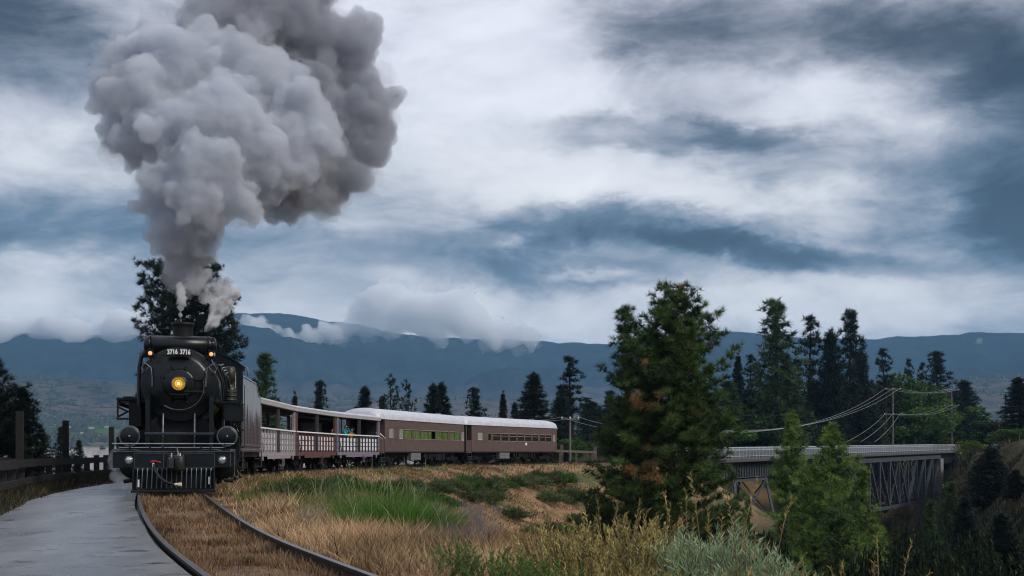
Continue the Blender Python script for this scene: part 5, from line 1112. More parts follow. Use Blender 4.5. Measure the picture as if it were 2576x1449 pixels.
    for X, tY, D, k, w, lb in ((668, 893, 115, 'F', 92, 'dark pine behind the back of the tender'), (745, 988, 140, 'D', 30, 'small pointed fir above the first open car'), (800, 962, 125, 'A', 62, 'young pine with open branches above the second open car'),
        (925, 972, 130, 'C', 66, 'dark fir above the third open car'), (985, 946, 132, 'E', 62, 'open branched pine behind the near end of the first coach'), (1022, 960, 134, 'E', 56, 'second stem of the open branched pair behind the first coach'), (962, 1000, 138, 'A', 46, 'low pine between the dark fir and the open branched pair'),
        (1092, 966, 140, 'C', 66, 'left one of the two dense dark firs behind the first coach'), (1122, 963, 142, 'C', 66, 'right one of the two dense dark firs behind the first coach'), (1198, 978, 145, 'A', 68, 'rounded pine behind the coupling of the two coaches'),
        (1268, 985, 150, 'D', 28, 'slim pointed fir above the middle of the last coach'), (1290, 1012, 148, 'C', 36, 'short fir leaning on the slim pointed one'), (1342, 938, 142, 'C', 92, 'broad dark fir above the far end of the last coach'),
        (1440, 900, 165, 'B', 78, 'tall thin pine behind the end of the train'), (1408, 968, 168, 'C', 50, 'short dark fir left of the tall thin pine'), (1484, 1000, 172, 'B', 60, 'ragged pine between the tall thin one and the big pine'), (1530, 985, 175, 'A', 60, 'pale green pine peeping out left of the big pine')):
        tree(X, tY, D, k, lb, G2, wpx=w)
    # the wood beyond the bridge
    G3 = 'trees of the wood beyond the bridge'
    for X, tY, D, k, w, lb in ((1955, 757, 215, 'F', 130, 'tallest pine of the wood beyond the bridge'), (2035, 802, 222, 'B', 84, 'bare stemmed pine right of the tallest one'), (2140, 790, 226, 'A', 100, 'tall round topped pine in the middle of the wood'), (2095, 835, 214, 'C', 92, 'black dense fir with a narrow top in the middle of the wood'),
        (2166, 880, 222, 'D', 60, 'narrow fir on the right flank of the round topped pine'), (2230, 878, 240, 'B', 58, 'small pine standing free right of the round topped one'), (2292, 905, 255, 'B', 34, 'left stem of the small twin pines'), (2312, 915, 256, 'B', 34, 'right stem of the small twin pines'), (2363, 888, 250, 'A', 84, 'dark pine above the thin utility pole'),
        (2410, 958, 248, 'C', 84, 'squat black fir at the right end of the wood'), (1852, 890, 240, 'D', 34, 'small pointed spruce seen just right of the big pine'), (1886, 896, 238, 'B', 52, 'pine between the pointed spruce and the tallest pine'), (1832, 960, 205, 'F', 90, 'mid green pine close against the right side of the big pine'), (1895, 985, 200, 'C', 80, 'dark fir below the tallest pine'),
        (1938, 945, 190, 'H', 80, 'light green leafy tree at the foot of the tallest pine'), (1990, 905, 200, 'F', 96, 'grey green pine right below the tallest one'), (2050, 960, 195, 'C', 80, 'dark fir behind the two poles wires, left of centre'), (2005, 1010, 190, 'F', 70, 'mid green young pine low in the wood'), (2125, 960, 190, 'C', 110, 'broad dark fir low in the middle of the wood'), (2078, 985, 186, 'D', 70, 'slim dark fir low in the middle of the wood'),
        (2185, 985, 195, 'D', 70, 'slim fir left of the bridge pole'), (2235, 935, 232, 'G', 100, 'round leafy tree behind the bridge pole'), (2300, 935, 238, 'G', 120, 'broad round leafy tree right of the bridge pole'), (2345, 985, 232, 'G', 90, 'leafy tree left of the thin utility pole'), (2275, 1042, 215, 'K', 80, 'yellow green bush at the foot of the bridge pole'), (2320, 1040, 222, 'H', 90, 'mid green bush between the two poles'),
        (2390, 1010, 240, 'C', 90, 'dark fir below the squat black one'), (2360, 1050, 226, 'K', 80, 'yellow green bush left of the thin pole'), (2215, 1060, 208, 'F', 60, 'small pine at the near foot of the bridge pole'), (1850, 1040, 182, 'H', 110, 'leafy green tree by the left end of the bridge railing'), (1945, 1050, 178, 'H', 80, 'pale leafy tree above the bridge railing'), (1900, 1060, 180, 'M', 110, 'dark bush above the left bridge railing'), (2030, 1070, 185, 'M', 130, 'dark bush behind the middle of the railing'), (2140, 1075, 192, 'M', 140, 'dark bush behind the railing near the bridge pole'),
        (2430, 1065, 262, 'M', 90, 'dark bush at the right end of the bridge'), (1780, 985, 210, 'F', 110, 'mid green pine hidden half behind the big pine'), (1700, 1000, 200, 'C', 110, 'dark fir hidden behind the big pine'), (1600, 1010, 190, 'C', 90, 'dark fir left behind the big pine'), (1560, 1030, 180, 'F', 90, 'small green pine left behind the big pine'), (2270, 990, 225, 'H', 80, 'leafy tree between the bridge pole and the round trees')):
        tree(X, tY, D, k, lb, G3, {'G': 'leafy_tree', 'H': 'leafy_tree', 'J': 'leafy_tree', 'K': 'bush', 'M': 'bush'}.get(k, 'pine_tree' if k in 'ABF' else 'fir_tree'), wpx=w, cat='bush' if k in 'KM' else 'tree')
    # the pines that stand in front of the bridge
    for X, tY, D, seed, w1, w2, lb in ((2008, 1036, 78, 41, 42, 75, 'slim pine standing in front of the bridge, left one of two'), (2084, 1070, 70, 42, 85, 120, 'fuller pine standing in front of the bridge, right one of two'), (2050, 1165, 66, 43, 85, 125, 'bushy lower pine between the two in front of the bridge'), (2152, 1182, 72, 44, 42, 60, 'light green young pine at the left end of the truss')):
        x = (X-1288)/FPX*D; zb = gz(x, D); hh = 1.2+(1136-tY)/FPX*D-zb; a1, a2 = w1/FPX*D*1.05, w2/FPX*D*1.1; rw = random.Random(seed); q1, q2 = rw.uniform(0, 6), rw.uniform(0, 6)
        pf = lambda t, az, a1=a1, a2=a2, q1=q1, q2=q2, hh=hh: max(.2, (a2*min(1, (1-t)*2.2)*.4+a1*.6*min(1, (1-t)*4))*(1+.28*math.sin(t*hh*1.1+q1+az)+.15*math.sin(az*3+q2)))
        mt = conifer(seed, hh, pf, .05, .5, 7, up=.4, droop=.2, clump=.36, ctuft=6, nn=11, nl=.30, nw=.030, inner=.3, jit=.3, skip=.08, crown_mat=L_young, bark=M['barkdark'], dens=1.6, tint=(0, 1))
        put_tree(mt, x, D, zb, 1, 0, 'pine_tree', lb, 'trees on the canyon slopes')
    # a back row that closes the wood
    gb = 'back row of the wood beyond the bridge'
    for i, X in enumerate(range(1500, 2430, 42)):
        k = 'CFGCAFHC'[i % 8]; tree(X+rt.uniform(-14, 14), rt.uniform(960, 1010) if X > 1780 else rt.uniform(1000, 1045), 300+rt.uniform(-8, 30) if X > 1780 else 215+rt.uniform(0, 30), k, ('dark fir', 'green pine', 'leafy tree', 'black fir', 'rounded pine', 'green pine', 'pale leafy tree', 'dark fir')[i % 8]+' in the back row of the wood, '+('left of the big pine' if X < 1600 else 'behind the big pine' if X < 1840 else 'behind the left railing' if X < 2000 else 'behind the middle of the bridge' if X < 2160 else 'behind the bridge pole' if X < 2300 else 'behind the thin pole'), gb, 'leafy_tree' if k in 'GH' else 'pine_tree' if k in 'AF' else 'fir_tree', 100)
    # right hill and canyon
    G4 = 'trees on the canyon slopes'
    for X, tY, D, k, w, lb in ((2570, 950, 190, 'C', 90, 'black fir cut by the right edge above the hill'), (2545, 1075, 180, 'J', 130, 'green bush below the dark utility pole on the hill'), (2490, 1055, 235, 'M', 90, 'dark bush on the hilltop left of the utility pole'), (2440, 1098, 225, 'K', 56, 'bright yellow green bush beside the bridge abutment'), (2478, 1125, 150, 'C', 110, 'tall black fir on the right canyon slope'), (2560, 1180, 130, 'C', 120, 'black fir at the right edge low on the slope'),
        (2385, 1215, 125, 'F', 90, 'pine in front of the right end of the truss'), (2430, 1250, 118, 'C', 90, 'dark fir between the truss and the tall black fir'), (2335, 1262, 112, 'F', 76, 'small pine under the right end of the truss'), (2520, 1290, 95, 'C', 130, 'dark fir low at the right edge'), (2300, 1330, 90, 'M', 130, 'dark bush under the middle of the truss'), (2420, 1340, 80, 'M', 170, 'dark bush low on the right slope'), (2240, 1318, 85, 'M', 120, 'dark bush at the foot of the second pine group'),
        (1965, 1300, 62, 'F', 70, 'green young pine below the trestle tower'), (1880, 1260, 56, 'F', 50, 'green bushy pine right beside the big pine'), (1930, 1330, 50, 'M', 110, 'dark bush right of the big pine'), (2110, 1285, 56, 'F', 140, 'dark low pine in front of the two by the bridge'), (2190, 1370, 48, 'M', 180, 'dark bush in the gully, middle'), (2330, 1400, 45, 'M', 200, 'dark bush in the gully, right'), (1800, 1330, 40, 'M', 150, 'dark bush below the big pine, right'), (1600, 1330, 41, 'M', 150, 'dark bush below the big pine, left'), (1500, 1225, 50, 'M', 70, 'dark bush on the bank left of the big pine'), (2480, 1400, 60, 'M', 180, 'dark bush in the lower right corner')):
        tree(X, tY, D, k, lb, G4, 'bush' if k in 'JKM' else ('pine_tree' if k in 'ABF' else 'fir_tree'), wpx=w, cat='bush' if k in 'JKM' else 'tree')
    gq = 'bushes along the outer side of the track'
    for i, s_ in enumerate(np.arange(42, 112, 4.2)):
        p = at(s_, -6.2+rt.uniform(-.6, .6)); k = 'MJM'[i % 3]; h = rt.uniform(1.9, 2.7); w = rt.uniform(1.7, 2.4); z = gz(p.x, p.y); w0 = {'M': 6.2, 'J': 5.6}[k]
        T = put_tree(KIND[k], p.x, p.y, z-.2, h/10*1.25, rt.uniform(0, 6.28), 'bush', ('dark bush ' if k == 'M' else 'green bush ')+'behind the '+('tender' if s_ < 30 else 'first open car' if s_ < 35 else 'second open car' if s_ < 45 else 'third open car' if s_ < 55 else 'first coach' if s_ < 74 else 'last coach' if s_ < 94 else 'guard log')+', low on the outer side of the track', gq, 'bush', w/(w0*h/10*1.25)*1.2)
# ---------------------------------------------------------------- grass and shrubs
ORD = 'leftmost second third fourth fifth sixth seventh eighth ninth tenth eleventh twelfth thirteenth fourteenth'.split()
def nth(i, xs): k = sorted(xs).index(xs[i]); return ORD[k]+(' from the left' if k else '')
def scatter(n, r0, r1, a0, a1, p=1.0):
    r = r0*(r1/r0)**rng.uniform(0, 1, n)**p; a = rng.uniform(a0, a1, n); return r*np.sin(a), r*np.cos(a), r
def grass(name, label, keep, n, r0, r1, a0, a1, ln, wmul, m, tintf, bdir=None, bend=.5, tilt=.35, zoff=-.02):
    x, y, r = scatter(n, r0, r1, a0, a1); s, d = nearest(x, y); k = keep(x, y, s, d, r); x, y, r, s, d = x[k], y[k], r[k], s[k], d[k]
    z = ground(x, y)+zoff; P = np.stack([x, y, z], 1); k = len(P); D = norm(np.stack([rng.normal(0, tilt, k), rng.normal(0, tilt, k), np.ones(k)], 1))
    L = ln(x, y, s, d, r)*rng.uniform(.55, 1.3, k); W = np.maximum(.004, r*.00042)*wmul*rng.uniform(.7, 1.4, k)
    V, F = blades(P, D, L, W, rng, bend, None if bdir is None else norm(np.array(bdir)+unit(k, rng)*.5)); t = tintf(x, y, s, d, r); T = np.repeat(t, 5, 0); T[4::5, 0] = np.clip(T[4::5, 0]+.2, 0, 1)
    o = add(name, np_mesh(name, V, F, m, T)); return tag(o, label, kind='stuff')
def drytint(x, y, s, d, r):
    a = fbm(x, y, 1.6, 13); b = fbm(x, y, .5, 17); k = len(x); t = np.clip((a-.32)*1.5+(b-.5)*.7+rng.normal(0, .16, k), 0, 1); br = (rng.random(k) < .12)*.7+np.clip((fbm(x, y, 1.1, 23)-.60)*5, 0, .8); return np.stack([t, np.clip(br, 0, 1)], 1)
if 'G' not in DEV:
    dens = lambda x, y, sc, sd, lo, hi: rng.random(len(x)) < sstep(lo, hi, fbm(x, y, sc, sd))
    grass('dry_grass', 'tan dry grass growing between the rails', lambda x, y, s, d, r: (np.abs(d) < .69) & (s < 3) & (dens(x, y, .7, 41, .42, .60) | (rng.random(len(x)) < .10) | ((np.abs(d) > .5) & dens(x, y, .5, 44, .3, .5))), 110000, 9, 34, -.36, -.0, lambda x, y, s, d, r: .06+.13*fbm(x, y, .6, 43)+.10*sstep(-8, 2, s)+.05*sstep(.4, .65, np.abs(d)), 2.0, L_grass, lambda x, y, s, d, r: drytint(x, y, s, d, r)*[.62, 1]+np.array([0, .12]), zoff=-.03)
    grass('dry_grass', 'tan dry grass on the verge inside the curve', lambda x, y, s, d, r: (d > .82) & (d < 9) & (s < 60) & (dens(x, y, 1.2, 47, .30, .55)), 230000, 8, 75, -.30, .34, lambda x, y, s, d, r: (.10+.34*fbm(x, y, 1.3, 53)**1.5)*sstep(.7, 1.9, d)+.05, 2.0, L_grass, drytint)
    grass('dry_grass', 'taller golden grass standing in patches inside the curve', lambda x, y, s, d, r: (d > 1.0) & (d < 6) & (s < 30) & (fbm(x, y, 1.5, 147) > .57), 60000, 8.5, 50, -.30, .20, lambda x, y, s, d, r: .32+.2*fbm(x, y, .8, 153), 1.7, L_grass, lambda x, y, s, d, r: np.stack([np.clip(.25+.9*(fbm(x, y, 1.2, 161)-.25)+rng.normal(0, .2, len(x)), 0, 1), np.clip((rng.random(len(x)) < .1)*.7+(fbm(x, y, 1.6, 163) > .55)*.45, 0, 1)], 1), bend=.8)
    grass('dry_grass', 'brown wind combed grass on the bank below the coaches', lambda x, y, s, d, r: (d > 1.8) & (r > 26) & dens(x, y, 3, 57, .38, .62), 170000, 26, 125, -.22, .16, lambda x, y, s, d, r: .14+.24*fbm(x, y, 4, 59), 1.5, L_grass, drytint, bdir=(.75, -.5, -.25), bend=1.1)
    grass('green_undergrowth', 'low green growth on the rim of the bank', lambda x, y, s, d, r: (d > 1.4) & (r > 14) & (fbm(x, y, 2.4, 61) > .56-.05*sstep(1, 4, d)+.05*sstep(5, 9, d)) & (d < 10), 110000, 14, 125, -.26, .16, lambda x, y, s, d, r: .16+.22*fbm(x, y, 1.5, 63)+.004*r*0, 1.3, L_lush, lambda x, y, s, d, r: np.stack([np.clip(rng.normal(.22, .2, len(x)), 0, 1), (rng.random(len(x)) < .25)*.8], 1))
    grass('verge_weeds', 'dark weeds between the paved trail and the timber fence', lambda x, y, s, d, r: (d < np.interp(s, [-46, -20, -8, 4.5, 12, 30], [-4.0, -3.55, -3.18, -2.78, -2.45, -2.25])-.02+.25*(fbm(x, y, .8, 5)-.5)) & (d > -6.5) & (s > -22) & (s < 30), 60000, 13, 60, -.62, -.25, lambda x, y, s, d, r: .08+.32*sstep(-2.5, -3.7, d)*(.5+fbm(x, y, 1.5, 73)), 1.5, L_verge, lambda x, y, s, d, r: np.stack([np.clip(rng.normal(.15, .2, len(x)), 0, 1), (rng.random(len(x)) < .5)*rng.uniform(.2, 1, len(x))], 1))
    grass('slope_scrub', 'brown and green scrub on the right hand canyon slope', lambda x, y, s, d, r: (x > .30*y) & dens(x, y, 9, 83, .35, .6), 60000, 60, 290, .28, .45, lambda x, y, s, d, r: .5+.6*fbm(x, y, 9, 85), 1.6, L_verge, lambda x, y, s, d, r: np.stack([np.clip(rng.normal(.2, .2, len(x)), 0, 1), (fbm(x, y, 12, 87) > .5)*rng.uniform(.3, 1, len(x))], 1))

def dome_shrub(seed, m, n=520, ls=.16, lw=.018, green=(.1, .7), flat=.75, brown=.08):
    r = np.random.default_rng(seed); u = unit(n, r); u[:, 2] = np.abs(u[:, 2]); R = r.uniform(.35, 1, n)[:, None]**.5; lob = 1+.25*np.sin(u[:, :1]*7+seed)+.2*np.sin(u[:, 1:2]*9+seed*2)
    P = u*R*lob*.5*[1, 1, flat]; nn = 5; V = needles(P, norm(u+[0, 0, .7]), nn, ls, lw, r, .55, .8); t = np.clip(r.uniform(*green, n), 0, 1)
    return tri_mesh('foliage', V, m, np.stack([np.repeat(t, nn*3), np.repeat((r.random(n) < brown)*r.uniform(.4, 1, n), nn*3)], 1))
def branchy(seed, n=9, h=.5): 
    r = random.Random(seed); b = MB()
    for k in range(n): a = r.uniform(0, 6.28); q = r.uniform(.1, .4); b.tube([(0, 0, -.05), (math.cos(a)*q*.5, math.sin(a)*q*.5, h*.4), (math.cos(a)*q, math.sin(a)*q, h*.8)], [.014, .009, .003], 4, caps=False)
    return b.mesh('stems', M['barkdark'], False)
if 'S' not in DEV:
    SH = [(branchy(k, 9, .35), dome_shrub(k, m, 620, .17, .02, g, f)) for k, (m, g, f) in enumerate([(L_sage, (0, .5), .75), (L_lush, (0, .35), .7), (L_sage, (.3, 1), .8), (L_pine, (.2, .9), .7)])]
    def shrub(X, D, w, hgt, k, label, group, d_=None):
        x = (X-1288)/FPX*D; z = gz(x, D); T = empty('sagebrush' if k in (0, 2) else 'shrub', (x, D, z-.03), rt.uniform(0, 6.28), label, 'shrub', group); T.scale = (w, w, hgt*1.25); add('stems', SH[k][0], T); add('foliage', SH[k][1], T)
    # on the rim in front of the train: sagebrush at survey points (picture x, depth, width, height)
    gp = 'sagebrush on the rim and bank before the train'
    rows = [(768, 30, 1.6, .75), (745, 34, 1.4, .8), (800, 36, 1.5, .7), (815, 32, 1.2, .6), (850, 42, 1.6, .85), (880, 38, 1.9, .9), (925, 44, 1.7, .8), (895, 52, 1.6, .9), (960, 40, 1.8, .8), (940, 55, 1.7, .9), (985, 60, 2.6, 1.5), (1005, 58, 2.4, 1.3), (1035, 70, 2.0, 1.1), (1060, 68, 2.2, 1.0), (1090, 75, 2.2, 1.0), (1130, 80, 2.4, 1.1), (1120, 72, 1.8, .8), (1165, 84, 2.4, 1.3), (1200, 86, 3.0, 1.7), (1222, 84, 2.6, 1.4), (1185, 80, 2.0, 1.0), (1250, 92, 2.4, 1.1), (1290, 96, 2.6, 1.2), (1330, 100, 2.6, 1.2), (1362, 104, 2.8, 1.3), (1400, 106, 3.2, 1.5), (1428, 102, 2.8, 1.6), (1380, 98, 2.4, 1.2), (1455, 96, 2.6, 1.4), (1425, 88, 2.4, 1.2), (1375, 84, 2.0, 1.0), (1330, 78, 1.8, .9), (1270, 70, 1.6, .9), (1210, 66, 1.6, .8), (1180, 58, 1.4, .7), (1150, 62, 1.6, .8), (1290, 82, 2.0, 1.0), (1240, 60, 1.3, .6), (1410, 78, 2.0, 1.0), (1340, 66, 1.5, .7), (1460, 70, 2.0, 1.1), (1300, 60, 1.4, .7), (1060, 50, 1.4, .6), (1000, 46, 1.5, .7), (1040, 56, 1.4, .7)]
    wh = lambda X: 'beside the locomotive' if X < 700 else 'below the tender and first open car' if X < 790 else 'below the second open car' if X < 860 else 'below the third open car' if X < 955 else 'below the first coach' if X < 1175 else 'below the last coach' if X < 1400 else 'on the bank left of the big pine'
    for i, (X, D, w, h) in enumerate(rows): shrub(X, D, w*(1.35 if X < 960 else 1.15), h*(1.35 if X < 960 else 1.15), (0, 1, 0, 2)[i % 4], ('dark sagebrush ', 'low green shrub ', 'dark sagebrush ', 'grey green sagebrush ')[i % 4]+wh(X)+('' if D < 60 or X < 950 else ', on the rim' if D > 78 else ', on the slope'), gp)
    def stem_plant(seed, n, h, spread, leaves, ll, lw, m, tint, brown, ang=.5, start=.3, arch=.25):
        r = np.random.default_rng(seed); st = MB(); P = []; A = []; T = []
        for k in range(n):
            a = r.uniform(0, 2*PI); q = spread*math.sqrt(r.random()); hh = h*r.uniform(.65, 1.1)*(1-.35*(q/spread)**2); b = np.array([math.cos(a)*q*.25, math.sin(a)*q*.25, -.03]); e = np.array([math.cos(a)*q, math.sin(a)*q, hh]); mid = (b+e)/2+np.array([0, 0, hh*arch*.5])
            pts = [(1-t)**2*b+2*t*(1-t)*mid+t*t*e for t in np.linspace(0, 1, 5)]; st.tube(pts, [.005, .0045, .004, .003, .0015], 3, caps=False); tn = r.uniform(*tint)
            for j in range(leaves):
                t = start+(1-start)*(j+r.random())/leaves; p = (1-t)**2*b+2*t*(1-t)*mid+t*t*e; ax = norm(2*(1-t)*(mid-b)+2*t*(e-mid)); sd = norm(np.cross(ax, r.normal(size=3))); P.append(p); A.append(norm(ax*(1-ang)+sd*ang)); T.append((np.clip(tn+r.normal(0, .15), 0, 1), brown*(r.random() < .6)*r.uniform(.3, 1)))
        P = np.array(P); A = np.array(A); k = len(P); V, F = blades(P, A, ll*r.uniform(.6, 1.25, k), lw, r, .3); return st.mesh('stems', M['twig'], False), np_mesh('leaves', V, F, m, np.repeat(np.array(T), 5, 0))
    M['twig'] = mat('pale_twig', (.20, .16, .09), .8, 0, .3, 10)
    PL = {'pale': [stem_plant(200+i, 95, .62, .40, 34, .062, .007, L_pale, (.2, 1), .08, .45, .25) for i in range(3)],
          'gold': [stem_plant(210+i, 60, .60, .42, 40, .030, .009, L_gold, (.15, 1), .2, .45, .35) for i in range(3)],
          'tan': [stem_plant(220+i, 70, .42, .36, 34, .040, .007, L_grass, (.2, 1), .3, .5, .3) for i in range(2)],
          'olive': [stem_plant(230+i, 60, .55, .38, 36, .05, .010, L_lush, (.0, .55), .25, .5, .2) for i in range(2)],
          'seed': [stem_plant(240+i, 5, .95, .42, 30, .036, .006, L_gold, (.3, 1), .55, .5, .62, .5) for i in range(3)]}
    def plant(kind, X, D, sc, label, group, name, dz=0, cat='plant'):
        x = (X-1288)/FPX*D; mt = PL[kind][rt.randrange(len(PL[kind]))]; sc = sc*{'pale': 1.25, 'gold': 1.3, 'olive': 1.25, 'tan': 1.1, 'seed': 1.1}[kind]; T = empty(name, (x, D, gz(x, D)+dz), rt.uniform(0, 6.28), label, cat, group); T.scale = (sc, sc, sc); add('stems', mt[0], T); add('leaves', mt[1], T)
    for X, D, sc, lb in ((1720, 9.6, 1.0, 'silvery green sage, leftmost of the pale clumps in the foreground'), (1800, 9.3, 1.1, 'silvery green sage in the foreground, tallest pale clump'), (1890, 9.0, .95, 'silvery green sage just right of the tallest pale clump'), (1975, 8.8, .85, 'silvery green sage at the right end of the pale clumps'), (1770, 8.6, .7, 'short silvery green sage in front of the tallest pale clump')):
        plant('pale', X, D, sc, lb, 'pale sage clumps in the foreground', 'sage_plant')
    for i, (X, D, sc) in enumerate([(1420, 10.2, 1.05), (1480, 9.6, 1.0), (1540, 10.6, 1.2), (1600, 9.4, 1.1), (1650, 10.2, 1.15), (1680, 9.6, .8), (1380, 11.2, .9), (1560, 8.6, .8), (1460, 8.6, .75), (1640, 8.4, .75), (1880, 8.0, .75), (1960, 7.9, .8), (2040, 8.0, .7), (1780, 7.9, .6)]):
        plant('gold', X, D, sc, nth(i, [1420, 1480, 1540, 1600, 1650, 1680, 1380, 1560, 1460, 1640, 1880, 1960, 2040, 1780])+' of the golden green seeding weeds in the foreground', 'golden seeding weeds', 'seed_weed')
    for i, (X, D, sc) in enumerate([(1330, 9.4, .8), (1390, 9.0, .8), (1260, 10.4, .8), (1510, 8.2, .7), (1590, 8.0, .7), (1690, 8.0, .7), (1720, 8.4, .8), (1150, 11.2, .8), (1430, 8.0, .6), (1310, 8.4, .6)]):
        plant('olive', X, D, sc, nth(i, [1330, 1390, 1260, 1510, 1590, 1690, 1720, 1150, 1430, 1310])+' of the low olive weeds between the golden weeds', 'low olive weeds', 'weed')
    for i, (X, D, sc) in enumerate([(1090, 10.8, .8), (1200, 9.6, .7), (1120, 9.4, .7), (1240, 8.8, .7), (1010, 10.6, .6), (1840, 7.8, .65), (1920, 7.7, .7), (2010, 7.7, .7), (1730, 7.7, .6), (2080, 7.9, .6), (1340, 7.9, .6), (1170, 8.2, .6)]):
        plant('tan', X, D, sc, nth(i, [1090, 1200, 1120, 1240, 1010, 1840, 1920, 2010, 1730, 2080, 1340, 1170])+' of the dry tan weeds along the lower edge', 'dry tan weeds', 'dry_weed')
    for i, (X, D, sc, lb) in enumerate([(1500, 10.8, 1.05, 'tall nodding seed stalks below the left of the big pine'), (1560, 11.4, 1.1, 'tall seed stalks before the dark foot of the big pine, left'), (1640, 10.6, 1.1, 'tall seed stalks before the dark foot of the big pine, middle'), (1730, 10.2, 1.15, 'tall seed stalks before the dark foot of the big pine, right'), (1800, 9.2, 1.25, 'tallest dry seed stalk rising behind the pale sage'), (1890, 8.8, 1.15, 'dry seed stalk standing out of the pale sage'), (2215, 7.9, .9, 'bent dry grass stalks against the dark gully'), (2170, 7.6, .8, 'short dry stalks right of the pale sage'), (2545, 7.6, 1.0, 'thin dry stalk in the lower right corner'), (2090, 7.6, .75, 'dry stalks leaning right at the end of the sage'), (1420, 11.6, .9, 'seed stalks at the left end of the golden weeds')]):
        plant('seed', X, D, sc, lb, 'tall dry seed stalks', 'seed_stalk')
    # tall green grass clumps
    def clump(X, D, n, w, h, m, tint, label, br=.06, stalks=0):
        x = (X-1288)/FPX*D; z = gz(x, D); T = empty('grass_clump', (x, D, z), 0, label, 'grass', 'tall grass clumps beside the track'); r = rng; a = r.uniform(0, 2*PI, n); q = w*np.sqrt(r.random(n)); P = np.stack([np.cos(a)*q, np.sin(a)*q*.8, np.full(n, -.03)], 1)
        Dr = norm(np.stack([np.cos(a)*q/w*.55+r.normal(0, .22, n), np.sin(a)*q/w*.5+r.normal(0, .22, n), np.ones(n)], 1)); V, F = blades(P, Dr, h*r.uniform(.5, 1.1, n)*(1.05-.35*q/w), .013, r, .75); t = np.stack([np.clip(r.normal(*tint, n), 0, 1), (r.random(n) < br)*.9], 1)
        add('grass_blades', np_mesh('grass_blades', V, F, m, np.repeat(t, 5, 0)), T)['kind'] = 'stuff'
        if stalks:
            st = MB(); rs = random.Random(X)
            for k in range(stalks):
                a = rs.uniform(0, 6.28); q = rs.uniform(0, w); H = h*rs.uniform(1.0, 1.35); lx, ly = rs.uniform(-.3, .3), rs.uniform(-.2, .2); st.tube([(math.cos(a)*q, math.sin(a)*q, 0), (math.cos(a)*q+lx*.3, math.sin(a)*q+ly*.3, H*.6), (math.cos(a)*q+lx*.7, math.sin(a)*q+ly*.7, H*.85), (math.cos(a)*q+lx, math.sin(a)*q+ly, H)], [.004, .0035, .007, .003], 4)
            st.build('stalks', M['greenstalk'], T)['kind'] = 'stuff'
    M['greenstalk'] = mat('green_stalk', (.20, .25, .10), .7, 0, .3, 10)
    clump(985, 19.8, 3000, .85, 1.0, L_lush, (.45, .28), 'bright green grass clump right of the curving rail', .05, 10)
    clump(905, 22, 1600, .8, .85, L_lush, (.25, .2), 'duller olive grass clump left behind the bright green one', .35, 12)
    clump(1060, 21, 1100, .65, .8, L_lush, (.4, .25), 'small green grass clump right behind the bright one', .15, 5)
    clump(800, 25, 900, 1.0, .7, L_lush, (.15, .15), 'dark olive grass clump nearest the locomotive', .45, 6)
    clump(845, 28, 900, 1.2, .8, L_lush, (.1, .1), 'dark grass clump behind the olive ones', .3, 4)
    clump(870, 17, 900, .75, .55, L_grass, (.8, .2), 'pale straw grass tuft beside the rail', 0, 3)
    clump(770, 19.5, 900, .8, .5, L_grass, (.75, .2), 'pale straw grass tuft nearest the rail bend', 0, 0)
    clump(1135, 18.5, 700, .8, .62, L_twig, (.5, .25), 'grey dead grass tuft right of the bright green clump', .1, 4)
    # dead grey shrubs
    def dead(X, D, h, label, seed):
        x = (X-1288)/FPX*D; r = random.Random(seed); b = MB()
        def grow(p, d, l, rad, n):
            e = p+d*l; b.tube([p, p+d*l*.5+Vector((r.uniform(-.02, .02), r.uniform(-.02, .02), 0)), e], [rad, rad*.8, rad*.55], 4, caps=False)
            if n: [grow(p+d*l*r.uniform(.5, 1), (d+Vector((r.uniform(-.45, .45), r.uniform(-.45, .45), r.uniform(-.05, .35)))).normalized(), l*r.uniform(.55, .8), rad*.6, n-1) for _ in range(3)]
        for k in range(7): grow(Vector((r.uniform(-.05, .05), r.uniform(-.05, .05), -.03)), Vector((r.uniform(-.7, .7), r.uniform(-.6, .6), 1)).normalized(), h*.42, .007, 3)
        o = b.build('dead_shrub', M['deadtwig']); o.location = (x, D, gz(x, D)); tag(o, label, 'shrub', 'dead grey shrubs')
    M['deadtwig'] = mat('grey_dead_twig', (.26, .22, .215), .85, 0, .3, 12)
    dead(1130, 20, .82, 'dead grey shrub beside the bright green grass clump', 4); dead(1220, 19, .9, 'dead pale shrub with upright twigs, farther right', 5); dead(1180, 21.5, .8, 'dead grey shrub between the two others', 6); dead(790, 19, .6, 'brown dry weed skeleton before the olive grass', 8)
